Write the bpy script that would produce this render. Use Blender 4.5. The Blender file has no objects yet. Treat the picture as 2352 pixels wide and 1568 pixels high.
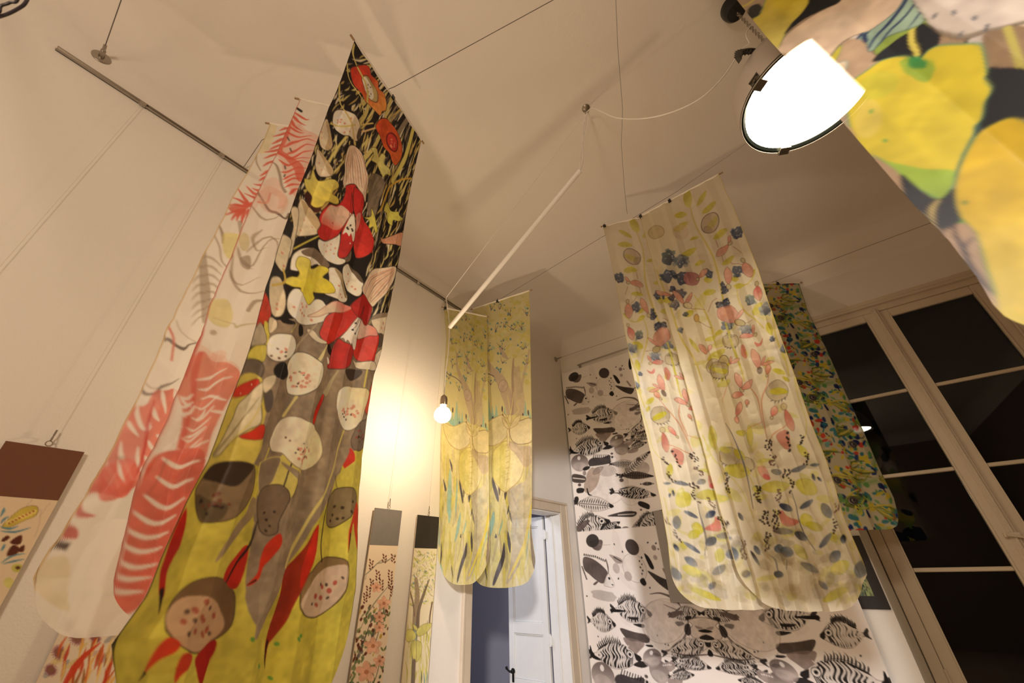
import bpy, math, random, time
import numpy as np
from mathutils import Vector, Matrix

# ------------------------------------------------------------------ camera
EYE = 1.55                                   # eye height above the floor
F = 880.0                                    # focal length in pixels of the 2352 px wide frame
RM = np.array([[0.79489576, 0.32648223, 0.51141968],
               [0.60634109, -0.39664865, -0.68921719],
               [-0.02216324, 0.85795058, -0.51325392]])
sc = bpy.context.scene
col = sc.collection
cam_data = bpy.data.cameras.new('camera')
cam_data.sensor_width = 36.0
cam_data.lens = 36.0 * F / 2352.0
cam_data.clip_start = 0.02
cam_data.dof.use_dof = True
cam_data.dof.focus_distance = 2.3
cam_data.dof.aperture_fstop = 3.2
cam = bpy.data.objects.new('camera', cam_data)
cam.matrix_world = Matrix.Translation((0, 0, EYE)) @ Matrix([list(r) for r in RM]).to_4x4()
col.objects.link(cam)
sc.camera = cam

# ------------------------------------------------------------------ world, light, exposure
wd = bpy.data.worlds.new('night'); sc.world = wd; wd.use_nodes = True
wd.node_tree.nodes['Background'].inputs[0].default_value = (0.006, 0.006, 0.009, 1)
wd.node_tree.nodes['Background'].inputs[1].default_value = 1.0
sc.view_settings.view_transform = 'Standard'
sc.view_settings.look = 'None'
sc.view_settings.gamma = 1.0
sc.view_settings.use_curve_mapping = False
sc.view_settings.exposure = 1.17
sc.cycles.max_bounces = 10
sc.cycles.transparent_max_bounces = 24
BULB_COL = (1.0, 0.76, 0.50); BULB_E = 104.0
LAMP_COL = (1.0, 0.83, 0.60); LAMP_E = 23.0
hall = bpy.data.lights.new('hall_light', 'AREA'); hall.energy = 11; hall.size = 0.7; hall.color = (0.82, 0.86, 1.0)
hall_o = bpy.data.objects.new('hall_light', hall); hall_o.location = (-3.3, 2.5, EYE + 1.2); col.objects.link(hall_o)

room_fill = bpy.data.lights.new('unseen_room_fill', 'POINT'); room_fill.energy = 38; room_fill.shadow_soft_size = .22; room_fill.color = (1.0, .78, .57)   # unseen fill lamp added behind the camera to brighten left wall and banners
room_fill_o = bpy.data.objects.new('unseen_room_fill', room_fill); room_fill_o.location = (-.25, -1.3, EYE + .95); col.objects.link(room_fill_o)
poster_fill = bpy.data.lights.new('unseen_poster_fill', 'SPOT'); poster_fill.energy = 560; poster_fill.shadow_soft_size = .12; poster_fill.color = (1.0, .94, .92); poster_fill.spot_size = math.radians(29); poster_fill.spot_blend = .25  # added unseen spot behind the camera, brightens the lower fish poster
poster_fill_o = bpy.data.objects.new('unseen_poster_fill', poster_fill); poster_fill_o.location = (1.62, -2.4, EYE + 1.06); poster_fill_o.rotation_euler = (Vector((-1.75, 4.05, EYE - .62)) - poster_fill_o.location).to_track_quat('-Z', 'Y').to_euler(); col.objects.link(poster_fill_o)

# ------------------------------------------------------------------ helpers
def ray(px, py):
    return RM @ np.array([px - 1176.0, 784.0 - py, -F]) / F
def at_h(px, py, h):                          # photo point -> 3D at height h above the eye
    r = ray(px, py); return r * h / r[2]
def at_x(px, py, x):
    r = ray(px, py); return r * x / r[0]
def at_y(px, py, y):
    r = ray(px, py); return r * y / r[1]
def lin(c):
    c = np.asarray(c, float) / 255.0
    return np.where(c <= 0.04045, c / 12.92, ((c + 0.055) / 1.055) ** 2.4)

class MB:
    def __init__(s): s.v = []; s.f = []
    def add(s, vs, fs):
        n = len(s.v); s.v += [tuple(map(float, p)) for p in vs]; s.f += [tuple(i + n for i in f) for f in fs]; return s
    def box(s, lo, hi, bev=0.0):
        x0, y0, z0 = lo; x1, y1, z1 = hi
        if bev <= 0:
            vs = [(x, y, z) for z in (z0, z1) for y in (y0, y1) for x in (x0, x1)]
            return s.add(vs, [(0, 2, 3, 1), (4, 5, 7, 6), (0, 1, 5, 4), (2, 6, 7, 3), (0, 4, 6, 2), (1, 3, 7, 5)])
        bm = bev; vs = []; 
        def ring(z, o): return [(x0 + o + bm, y0 + o, z), (x1 - o - bm, y0 + o, z), (x1 - o, y0 + o + bm, z), (x1 - o, y1 - o - bm, z),
                                (x1 - o - bm, y1 - o, z), (x0 + o + bm, y1 - o, z), (x0 + o, y1 - o - bm, z), (x0 + o, y0 + o + bm, z)]
        for z, o in ((z0, bm), (z0 + bm, 0), (z1 - bm, 0), (z1, bm)): vs += ring(z, o)
        fs = [tuple(range(7, -1, -1)), tuple(range(24, 32))]
        for k in range(3):
            for i in range(8): fs.append((k * 8 + i, k * 8 + (i + 1) % 8, k * 8 + 8 + (i + 1) % 8, k * 8 + 8 + i))
        return s.add(vs, fs)
    def obox(s, c, ax, ay, az):              # oriented box, half-axis vectors
        c = np.array(c, float); vs = [c + i * np.array(ax) + j * np.array(ay) + k * np.array(az) for k in (-1, 1) for j in (-1, 1) for i in (-1, 1)]
        return s.add(vs, [(0, 2, 3, 1), (4, 5, 7, 6), (0, 1, 5, 4), (2, 6, 7, 3), (0, 4, 6, 2), (1, 3, 7, 5)])
    def tube(s, pts, r, n=8, cap=True):
        P = [np.array(p, float) for p in pts]; R = r if hasattr(r, '__len__') else [r] * len(P)
        vs = []; up = None
        for i, p in enumerate(P):
            t = P[min(i + 1, len(P) - 1)] - P[max(i - 1, 0)]; t /= (np.linalg.norm(t) + 1e-12)
            if up is None: up = np.array([0, 0, 1.0]) if abs(t[2]) < .9 else np.array([1.0, 0, 0])
            a = np.cross(t, up); a /= (np.linalg.norm(a) + 1e-12); up = np.cross(a, t)
            for k in range(n):
                th = 2 * math.pi * k / n; vs.append(p + R[i] * (math.cos(th) * a + math.sin(th) * up))
        fs = [(i * n + k, i * n + (k + 1) % n, (i + 1) * n + (k + 1) % n, (i + 1) * n + k) for i in range(len(P) - 1) for k in range(n)]
        if cap: fs += [tuple(range(n - 1, -1, -1)), tuple(range((len(P) - 1) * n, len(P) * n))]
        return s.add(vs, fs)
    def lathe(s, prof, c, n=40, axis=(0, 0, 1)):   # prof: (radius, height along axis)
        ax = np.array(axis, float); ax /= np.linalg.norm(ax)
        u = np.cross(ax, [0, 0, 1.0]) if abs(ax[2]) < .9 else np.array([1.0, 0, 0]); u /= np.linalg.norm(u); w = np.cross(ax, u)
        vs = [np.array(c) + ax * h + max(r, 1e-5) * (math.cos(2 * math.pi * k / n) * u + math.sin(2 * math.pi * k / n) * w) for r, h in prof for k in range(n)]
        fs = [(i * n + k, i * n + (k + 1) % n, (i + 1) * n + (k + 1) % n, (i + 1) * n + k) for i in range(len(prof) - 1) for k in range(n)]
        return s.add(vs, fs)
    def torus(s, c, R, r, axis=(0, 0, 1), n=24, m=8):
        ax = np.array(axis, float); ax /= np.linalg.norm(ax)
        u = np.cross(ax, [0, 0, 1.0]) if abs(ax[2]) < .9 else np.array([1.0, 0, 0]); u /= np.linalg.norm(u); w = np.cross(ax, u)
        vs = []
        for i in range(n):
            a = 2 * math.pi * i / n; d = math.cos(a) * u + math.sin(a) * w
            for j in range(m):
                b = 2 * math.pi * j / m; vs.append(np.array(c) + (R + r * math.cos(b)) * d + r * math.sin(b) * ax)
        fs = [(i * m + j, i * m + (j + 1) % m, ((i + 1) % n) * m + (j + 1) % m, ((i + 1) % n) * m + j) for i in range(n) for j in range(m)]
        return s.add(vs, fs)
    def build(s, name, mat, parent=None, smooth=True):   # coordinates are relative to the eye; the floor is at -EYE
        return mesh_obj(name, s.v, s.f, mat, parent, smooth)

def root_of(o):
    while o.parent: o = o.parent
    return o
def mesh_obj(name, v, f, mat, parent=None, smooth=True):
    off = Vector(root_of(parent).location) if parent else Vector((0, 0, 0))
    if parent is None:
        a = np.array(v); off = Vector(((a[:, 0].min() + a[:, 0].max()) / 2, (a[:, 1].min() + a[:, 1].max()) / 2, a[:, 2].min() + EYE))
    me = bpy.data.meshes.new(name)
    me.from_pydata([(p[0] - off.x, p[1] - off.y, p[2] + EYE - off.z) for p in v], [], f)
    me.materials.append(mat)
    if smooth: me.shade_smooth(); me.set_sharp_from_angle(angle=math.radians(35))
    me.update()
    o = bpy.data.objects.new(name, me); col.objects.link(o)
    if parent: o.parent = parent
    else: o.location = off
    return o
def thing(name, loc, label=None, cat=None, group=None, kind=None):
    o = bpy.data.objects.new(name, None); col.objects.link(o)
    o.location = (loc[0], loc[1], loc[2] + EYE); o.empty_display_size = .1
    return tag(o, label, cat, group, kind)
def tag(o, label=None, cat=None, group=None, kind=None):
    if label: o['label'] = label
    if cat: o['category'] = cat
    if group: o['group'] = group
    if kind: o['kind'] = kind
    return o
def bez(pts, n=8):                            # Catmull-Rom through points
    P = [np.array(p, float) for p in pts]; P = [2 * P[0] - P[1]] + P + [2 * P[-1] - P[-2]]; out = []
    for i in range(1, len(P) - 2):
        for k in range(n):
            t = k / n; a, b, c, d = P[i - 1:i + 3]
            out.append(.5 * ((2 * b) + (c - a) * t + (2 * a - 5 * b + 4 * c - d) * t * t + (3 * b - a - 3 * c + d) * t ** 3))
    out.append(P[-2]); return out

# ------------------------------------------------------------------ materials
def mat(name, c, rough=.6, metal=0, spec=.4, noise=0, nscale=20, bump=0, bscale=60, emit=None, es=0, wave=False):
    m = bpy.data.materials.new(name); m.use_nodes = True; nt = m.node_tree; N = nt.nodes; b = N['Principled BSDF']
    b.inputs['Roughness'].default_value = rough; b.inputs['Metallic'].default_value = metal; b.inputs['Specular IOR Level'].default_value = spec
    tc = N.new('ShaderNodeTexCoord')
    n1 = N.new('ShaderNodeTexNoise'); n1.inputs['Scale'].default_value = nscale; n1.inputs['Detail'].default_value = 5
    nt.links.new(tc.outputs['Object'], n1.inputs['Vector'])
    mx = N.new('ShaderNodeMix'); mx.data_type = 'RGBA'
    mx.inputs[6].default_value = (*[x * (1 - noise) for x in c], 1); mx.inputs[7].default_value = (*[min(1, x * (1 + noise * .6)) for x in c], 1)
    nt.links.new(n1.outputs['Fac'], mx.inputs[0]); nt.links.new(mx.outputs[2], b.inputs['Base Color'])
    if bump:
        n2 = N.new('ShaderNodeTexNoise'); n2.inputs['Scale'].default_value = bscale; n2.inputs['Detail'].default_value = 4
        nt.links.new(tc.outputs['Object'], n2.inputs['Vector'])
        bp = N.new('ShaderNodeBump'); bp.inputs['Strength'].default_value = bump; bp.inputs['Distance'].default_value = .004
        nt.links.new(n2.outputs['Fac'], bp.inputs['Height']); nt.links.new(bp.outputs['Normal'], b.inputs['Normal'])
    if emit: b.inputs['Emission Color'].default_value = (*emit, 1); b.inputs['Emission Strength'].default_value = es
    return m
def emission(name, c, s):
    m = bpy.data.materials.new(name); m.use_nodes = True; nt = m.node_tree; nt.nodes.clear()
    e = nt.nodes.new('ShaderNodeEmission'); e.inputs[0].default_value = (*c, 1); e.inputs[1].default_value = s
    o = nt.nodes.new('ShaderNodeOutputMaterial'); nt.links.new(e.outputs[0], o.inputs[0]); return m
def silk(name, transp=.12, transl=.38, gloss=.02):      # printed colour comes from the cloth's own colour attribute
    m = bpy.data.materials.new(name); m.use_nodes = True; nt = m.node_tree; nt.nodes.clear(); N = nt.nodes; L = nt.links
    at = N.new('ShaderNodeAttribute'); at.attribute_name = 'print'
    tc = N.new('ShaderNodeTexCoord'); no = N.new('ShaderNodeTexNoise'); no.inputs['Scale'].default_value = 380; no.inputs['Detail'].default_value = 2
    L.new(tc.outputs['Object'], no.inputs['Vector'])
    bp = N.new('ShaderNodeBump'); bp.inputs['Strength'].default_value = .12; bp.inputs['Distance'].default_value = .001; L.new(no.outputs['Fac'], bp.inputs['Height'])
    d = N.new('ShaderNodeBsdfDiffuse'); t = N.new('ShaderNodeBsdfTranslucent'); g = N.new('ShaderNodeBsdfGlossy'); tr = N.new('ShaderNodeBsdfTransparent')
    g.inputs['Roughness'].default_value = .42
    for x in (d, t): L.new(at.outputs['Color'], x.inputs['Color']); L.new(bp.outputs['Normal'], x.inputs['Normal'])
    a = N.new('ShaderNodeMixShader'); a.inputs[0].default_value = transl; L.new(d.outputs[0], a.inputs[1]); L.new(t.outputs[0], a.inputs[2])
    b = N.new('ShaderNodeMixShader'); b.inputs[0].default_value = gloss; L.new(a.outputs[0], b.inputs[1]); L.new(g.outputs[0], b.inputs[2])
    # thin white weave lets more light straight through than heavily inked weave
    mul = N.new('ShaderNodeMath'); mul.operation = 'MULTIPLY'; mul.inputs[1].default_value = transp
    bw = N.new('ShaderNodeRGBToBW'); L.new(at.outputs['Color'], bw.inputs[0])
    ad = N.new('ShaderNodeMath'); ad.operation = 'ADD'; ad.inputs[1].default_value = .25; L.new(bw.outputs[0], ad.inputs[0]); L.new(ad.outputs[0], mul.inputs[0])
    mn = N.new('ShaderNodeMath'); mn.operation = 'MINIMUM'; mn.inputs[1].default_value = .9; L.new(mul.outputs[0], mn.inputs[0])
    am = N.new('ShaderNodeMath'); am.operation = 'MULTIPLY'; L.new(mn.outputs[0], am.inputs[0]); L.new(at.outputs['Alpha'], am.inputs[1])
    c = N.new('ShaderNodeMixShader'); L.new(am.outputs[0], c.inputs[0]); L.new(b.outputs[0], c.inputs[1]); L.new(tr.outputs[0], c.inputs[2])
    o = N.new('ShaderNodeOutputMaterial'); L.new(c.outputs[0], o.inputs[0]); return m
def paper(name, rough=.7):
    m = bpy.data.materials.new(name); m.use_nodes = True; nt = m.node_tree; b = nt.nodes['Principled BSDF']
    at = nt.nodes.new('ShaderNodeAttribute'); at.attribute_name = 'print'; nt.links.new(at.outputs['Color'], b.inputs['Base Color'])
    b.inputs['Roughness'].default_value = rough; b.inputs['Specular IOR Level'].default_value = .25; return m
def glass_mat(name):
    m = bpy.data.materials.new(name); m.use_nodes = True; nt = m.node_tree; nt.nodes.clear(); N = nt.nodes; L = nt.links
    g = N.new('ShaderNodeBsdfGlossy'); g.inputs['Roughness'].default_value = 0.003; tr = N.new('ShaderNodeBsdfTransparent'); tr.inputs[0].default_value = (.85, .87, .86, 1)
    fr = N.new('ShaderNodeFresnel'); fr.inputs[0].default_value = 1.40
    mx = N.new('ShaderNodeMixShader'); L.new(fr.outputs[0], mx.inputs[0]); L.new(tr.outputs[0], mx.inputs[1]); L.new(g.outputs[0], mx.inputs[2])
    o = N.new('ShaderNodeOutputMaterial'); L.new(mx.outputs[0], o.inputs[0]); return m

M = dict(
    wall=mat('plaster_wall', (.80, .76, .70), .9, noise=.05, nscale=2.5, bump=.28, bscale=170, spec=.2),
    ceil=mat('plaster_ceiling', (.80, .75, .69), .92, noise=.05, nscale=1.6, bump=.2, bscale=60, spec=.15),
    wall2=mat('brown_plaster', (.30, .22, .16), .9, noise=.08, nscale=2.5, bump=.2),
    hallwall=mat('blue_grey_plaster', (.34, .33, .39), .9, noise=.06, nscale=3, bump=.2),
    floor=mat('worn_floor', (.52, .40, .28), .45, noise=.3, nscale=8, bump=.2),
    trim=mat('cream_gloss_paint', (.62, .53, .41), .42, noise=.08, nscale=9, bump=.12, bscale=30),
    white=mat('white_paint', (.80, .80, .78), .4, noise=.06, nscale=12, bump=.1, bscale=40),
    metal=mat('brushed_steel', (.42, .38, .33), .35, 1, noise=.1, nscale=40),
    wire=mat('steel_wire', (.22, .20, .18), .4, .8, noise=.1),
    nylon=mat('nylon_thread', (.66, .60, .52), .3, noise=.1),
    thread=mat('grey_thread', (.30, .29, .27), .7, noise=.1),
    cord=mat('white_cord', (.86, .83, .78), .5, noise=.05),
    tube=mat('white_tube', (.86, .84, .80), .35, noise=.04, nscale=8),
    wood=mat('dowel_wood', (.36, .23, .12), .6, noise=.35, nscale=60),
    black=mat('black_enamel', (.018, .018, .02), .35, noise=.2),
    dome=mat('grey_spun_metal', (.55, .50, .46), .42, .35, noise=.06, nscale=6),
    iron=mat('dark_cast_iron', (.07, .065, .055), .5, .6, noise=.3, nscale=50, bump=.3, bscale=80),
    clipm=mat('lamp_clip_metal', (.16, .14, .11), .4, .8, noise=.25, nscale=60),
    rim=mat('dark_rim', (.03, .04, .035), .25, .7, noise=.1),
    brass=mat('nickel_socket', (.45, .38, .28), .25, 1, noise=.1),
    bulb=emission('bulb_glow', BULB_COL, BULB_E),
    lampglow=emission('lamp_glow', LAMP_COL, LAMP_E),
    glass=glass_mat('window_glass'),
    night=mat('night_facade', (.02, .02, .024), .9, noise=.3, nscale=2),
    brown=mat('brown_card', (.16, .062, .030), .75, noise=.12, nscale=30),
    greycard=mat('grey_card', (.20, .185, .17), .75, noise=.12, nscale=30),
    blackcard=mat('black_card', (.032, .026, .020), .7, noise=.2, nscale=30),
    greyboard=mat('grey_board', (.30, .27, .24), .8, noise=.06, nscale=20),
    darkmount=mat('dark_mount', (.035, .030, .030), .8, noise=.1, nscale=20),
    cardedge=mat('card_edge', (.60, .50, .38), .8, noise=.1),
    darkcable=mat('dark_cable', (.03, .022, .03), .4, noise=.2),
    seam=mat('white_silk_sleeve', (.86, .80, .70), .7, noise=.05, nscale=60),
    handle=mat('black_handle', (.02, .02, .02), .3, .5, noise=.2),
)

# ------------------------------------------------------------------ room shell (metres, heights relative to the eye)
XL, XR, YB, YN = -2.2, 3.1, 4.05, -4.2
FL = -EYE; CE = 2.65; CR = 0.26; WT = 0.30           # floor, ceiling, cove radius, wall thickness
DY0, DY1, DZ = 2.40, 3.71, 0.50                       # doorway in the left wall
def struct(o): o['kind'] = 'structure'; return o
m = MB()
m.box((XL - .17, YN, FL), (XL, DY0, CE - CR)); m.box((XL - .17, DY1, FL), (XL, YB, CE - CR)); m.box((XL - .17, DY0, DZ), (XL, DY1, CE - CR))
struct(m.build('wall_left', M['wall'], smooth=False))
WX0, WX1, WZ1 = 0.13, 2.35, 2.29                      # front edge of the window recess
GX0, GX1, GZ1, GY = 0.20, 2.22, 2.08, 4.45            # window plane
m = MB()
m.box((XL - .17, YB, FL), (WX0, YB + .02, CE - CR)); m.box((WX1, YB, FL), (XR, YB + .02, CE - CR)); m.box((WX0, YB, WZ1), (WX1, YB + .02, CE - CR))
m.add([(WX0, YB, FL), (WX0, YB, WZ1), (GX0, GY, GZ1), (GX0, GY, FL)], [(0, 1, 2, 3)])
m.add([(WX1, YB, FL), (WX1, YB, WZ1), (GX1, GY, GZ1), (GX1, GY, FL)], [(3, 2, 1, 0)])
m.add([(WX0, YB, WZ1), (WX1, YB, WZ1), (GX1, GY, GZ1), (GX0, GY, GZ1)], [(0, 1, 2, 3)])
m.box((XL - .17, GY, FL), (GX0, GY + .1, CE - CR)); m.box((GX1, GY, FL), (XR, GY + .1, CE - CR)); m.box((GX0, GY, GZ1), (GX1, GY + .1, CE - CR))
struct(m.build('wall_back', M['wall'], smooth=False))
struct(MB().box((XR, YN, FL), (XR + .1, YB, CE - CR)).build('wall_right', M['wall2'], smooth=False))
struct(MB().box((XL - .17, YN - .1, FL), (XR + .1, YN, CE - CR)).build('wall_front', M['wall2'], smooth=False))
struct(MB().box((XL - 2.6, YN - .1, FL - .1), (XR + .1, GY + .1, FL)).build('floor', M['floor'], smooth=False))
# ceiling with a quarter-round cove running round the room
rings = []
for k in range(9):
    a = math.pi / 2 * k / 8; o = CR * (1 - math.cos(a)); z = CE - CR + CR * math.sin(a)
    rings.append([(XL + o, YN + o, z), (XR - o, YN + o, z), (XR - o, YB - o, z), (XL + o, YB - o, z)])
vs = [p for r in rings for p in r]; fs = [(k * 4 + i, k * 4 + (i + 1) % 4, k * 4 + 4 + (i + 1) % 4, k * 4 + 4 + i) for k in range(8) for i in range(4)]
fs.append((32, 33, 34, 35))
n0 = len(vs); vs += [(XL - .17, YN - .1, CE - CR), (XR + .1, YN - .1, CE - CR), (XR + .1, GY + .1, CE - CR), (XL - .17, GY + .1, CE - CR)]
vs += [(x, y, CE + .1) for x, y, _ in vs[n0:n0 + 4]]
fs += [(n0 + i, n0 + (i + 1) % 4, n0 + 4 + (i + 1) % 4, n0 + 4 + i) for i in range(4)] + [(n0 + 4, n0 + 5, n0 + 6, n0 + 7)] + [(i, (i + 1) % 4, n0 + (i + 1) % 4, n0 + i) for i in range(4)]
ce = struct(mesh_obj('ceiling', vs, fs, M['ceil'], smooth=True))
# the small hall beyond the doorway
m = MB()
m.box((XL - 2.6, 1.6, FL), (XL - 2.5, 5.2, 1.6)); m.box((XL - 2.6, 5.1, FL), (XL - .17, 5.2, 1.6)); m.box((XL - 2.6, 1.5, FL), (XL - .17, 1.6, 1.6)); m.box((XL - 2.6, 1.5, 1.6), (XL - .17, 5.2, 1.7))
m.box((XL - .27, YB, FL), (XL - .17, 5.2, 1.6)); m.box((XL - 2.6, GY, FL - .1), (XL - .17, 5.2, FL))
struct(m.build('wall_hall', M['hallwall'], smooth=False))

# doorway: trim, reveal lining, open leaf
d = thing('door_1', (XL, (DY0 + DY1) / 2, FL)); d['kind'] = 'structure'
def strip(mb, y0, y1, z0, z1, x0, x1): mb.box((x0, y0, z0), (x1, y1, z1), .004)
m = MB()
for (y0, y1, z0, z1) in ((DY0 - .085, DY0, FL, DZ + .085), (DY1, DY1 + .11, FL, DZ + .085), (DY0, DY1, DZ, DZ + .085)): strip(m, y0, y1, z0, z1, XL, XL + .016)
m.box((XL, DY0 - .095, FL), (XL + .026, DY0 - .072, DZ + .095), .004); m.box((XL, DY1 + .10, FL), (XL + .026, DY1 + .122, DZ + .095), .004); m.box((XL, DY0 - .095, DZ + .075), (XL + .030, DY1 + .122, DZ + .097), .004)
m.build('door_trim', M['trim'], d)
m = MB(); m.box((XL - .18, DY1 - .015, FL), (XL + .004, DY1 + .001, DZ), .003); m.box((XL - .18, DY0 - .001, FL), (XL + .004, DY0 + .015, DZ), .003); m.box((XL - .18, DY0 + .015, DZ - .015), (XL + .004, DY1 - .015, DZ), .003)
m.box((XL - .10, DY1 - .032, FL), (XL - .085, DY1 - .015, DZ - .015), .002)
m.build('door_lining', M['white'], d)
lx1, lx0, ly = XL - .20, XL - .66, DY1 - .03
m = MB()
zt, zb = DZ - .02, FL + .02
zr1, zr0 = -.425, -.515
for (x0, x1, z0, z1) in ((lx0, lx0 + .06, zb, zt), (lx1 - .06, lx1, zb, zt), (lx0 + .06, lx1 - .06, zt - .09, zt), (lx0 + .06, lx1 - .06, zr0, zr1), (lx0 + .06, lx1 - .06, -.93, -.85), (lx0 + .06, lx1 - .06, zb, zb + .14)):
    m.box((x0, ly, z0), (x1, ly + .036, z1), .003)
leaf = m.build('door_leaf', M['white'], d)
for (z0, z1) in ((zr1, zt - .09), (-.85, zr0), (zb + .14, -.93)):
    mm = MB().box((lx0 + .055, ly + .014, z0 - .004), (lx1 - .055, ly + .024, z1 + .004))
    for (a0, a1, c0, c1) in ((lx0 + .06, lx0 + .072, z0, z1), (lx1 - .072, lx1 - .06, z0, z1), (lx0 + .072, lx1 - .072, z0, z0 + .012), (lx0 + .072, lx1 - .072, z1 - .012, z1)): mm.box((a0, ly + .006, c0), (a1, ly + .016, c1), .003)
    mm.build('door_panel', M['white'], leaf)
m = MB()
for z in (.31, -.55): m.tube([(lx1 + .012, ly + .004, z - .045), (lx1 + .012, ly + .004, z + .045)], .011, 10); m.box((lx1 - .02, ly - .003, z - .035), (lx1 + .035, ly + .001, z + .035))
m.build('hinge', M['white'], d)
m = MB(); hz = -.80; hx = lx0 + .045
m.lathe([(0, 0), (.022, 0), (.022, .006), (.012, .01), (.012, .03), (0, .032)], (hx, ly, hz), 16, (0, -1, 0)); m.tube(bez([(hx, ly - .03, hz), (hx - .02, ly - .038, hz + .004), (hx - .045, ly - .036, hz + .018), (hx - .055, ly - .034, hz + .03)]), [.009] * 8 + [.008] * 8 + [.012] * 9, 10)
m.box((hx - .012, ly - .003, hz - .08), (hx + .012, ly + .001, hz + .02))
m.build('door_handle', M['handle'], leaf)
MB().box((XL - .02, -1.2, FL), (XL, -1.19, FL + .01))
m = MB().box((XL, YN, FL), (XL + .014, DY0 - .095, FL + .11), .003); struct(m.build('baseboard_left', M['trim']))
m = MB().box((XL, YB - .014, FL), (WX0, YB, FL + .11), .003); struct(m.build('baseboard_back', M['trim']))

# window: frame, three casements of four panes
w = thing('window_1', ((GX0 + GX1) / 2, GY, FL)); w['kind'] = 'structure'
m = MB(); fy0 = GY - .05
m.box((GX0, fy0, FL), (GX0 + .07, GY + .06, GZ1), .004); m.box((GX1 - .07, fy0, FL), (GX1, GY + .06, GZ1), .004); m.box((GX0 + .07, fy0, GZ1 - .085), (GX1 - .07, GY + .06, GZ1), .004)
m.box((GX0 - .05, fy0 - .02, GZ1 - .01), (GX1 + .05, GY, GZ1 + .045), .006); m.box((GX0, fy0 - .032, GZ1 - .03), (GX1, fy0, GZ1 - .004), .006)
m.box((GX0 + .07, fy0, FL), (GX1 - .07, GY + .06, FL + .09), .004)
m.build('window_frame', M['trim'], w)
PX = [GX0 + .07, .952, 1.66, GX1 - .07]; TOP = GZ1 - .085; BOT = FL + .09
BARS = [1.235, .59, -.062, -.78]
for i in range(3):
    xa, xb = PX[i] + .003, PX[i + 1] - .003
    rot = math.radians(1.55) if i == 0 else 0.0
    piv = np.array([xa, GY - .02])
    def T(v, rot=rot, piv=piv):
        x, y = v[0] - piv[0], v[1] - piv[1]; c, s = math.cos(-rot), math.sin(-rot); return (piv[0] + c * x - s * y, piv[1] + s * x + c * y, v[2])
    st = .085; y0, y1 = GY - .035, GY + .01
    m = MB(); m.box((xa, y0, BOT), (xa + st, y1, TOP), .004); m.box((xb - st, y0, BOT), (xb, y1, TOP), .004); m.box((xa + st, y0, TOP - .075), (xb - st, y1, TOP), .004); m.box((xa + st, y0, BOT), (xb - st, y1, BOT + .10), .004)
    m.box((xa + st - .012, y0 - .006, BOT + .09), (xa + st, y0, TOP - .06), .002); m.box((xb - st, y0 - .006, BOT + .09), (xb - st + .012, y0, TOP - .06), .002)
    m.v = [T(p) for p in m.v]
    c = m.build('casement', M['trim'], w)
    for zb_ in BARS:
        m = MB(); m.box((xa + st, y0 + .004, zb_ - .014), (xb - st, y1, zb_ + .014), .005); m.v = [T(p) for p in m.v]; m.build('glazing_bar', M['trim'], c)
    zs = [TOP - .075] + BARS + [BOT + .10]
    for k in range(5):
        m = MB(); z1_, z0_ = zs[k] - (.014 if k else 0), zs[k + 1] + (.014 if k < 4 else 0)
        m.box((xa + st, GY - .012, z0_), (xb - st, GY - .008, z1_)); m.v = [T(p) for p in m.v]; m.build('pane', M['glass'], c, smooth=False)
for xm, top in ((.952, TOP + .02), (1.66, TOP + .02)):
    m = MB(); m.box((xm - .026, fy0 - .012, BOT), (xm + .026, GY - .033, top), .006); m.box((xm - .011, fy0 - .022, BOT), (xm + .011, fy0 - .012, top), .004)
    m.build('meeting_strip', M['trim'], w)
    m = MB(); m.box((xm - .05, fy0 - .03, .12), (xm + .03, fy0 - .012, .15), .003); m.tube([(xm - .04, fy0 - .04, .135), (xm + .06, fy0 - .035, .11)], .007, 8); m.tube([(xm, fy0 - .024, BOT), (xm, fy0 - .024, top)], .005, 8)
    m.build('espagnolette', M['trim'], w)
m = MB()
for x in (.50, .62, .98, 1.05): m.obox((x, fy0 - .03, GZ1 + .07), (.018, 0, 0), (0, .006, 0), (0, 0, .016))
m.build('blind_bracket', M['metal'], w)
for z in (.35, -.68):
    m = MB(); m.tube([(GX0 + .074, fy0 - .006, z - .05), (GX0 + .074, fy0 - .006, z + .05)], .009, 8); m.build('hinge', M['trim'], w)
struct(MB().box((-3, 9.0, FL - 2), (8, 9.1, 8)).build('wall_outside', M['night'], smooth=False))
# ------------------------------------------------------------------ fittings
# picture rail on the left wall, with its clips
RZ = 2.175
r_ = thing('picture_rail', (XL, .7, RZ), 'slim metal picture rail high along the left wall', 'rail')
m = MB(); m.box((XL, -.61, RZ - .011), (XL + .006, 2.16, RZ + .013), .001); m.box((XL, -.61, RZ + .008), (XL + .014, 2.16, RZ + .013), .001); m.box((XL, -.61, RZ - .011), (XL + .014, 2.16, RZ - .006), .001)
m.build('rail_channel', M['metal'], r_)
CLIPS = [-.287, .085, 1.18, 1.60, 1.93]
for y in CLIPS: MB().box((XL + .008, y - .014, RZ - .022), (XL + .022, y + .014, RZ + .004), .003).build('rail_clip', M['metal'], r_)

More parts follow.
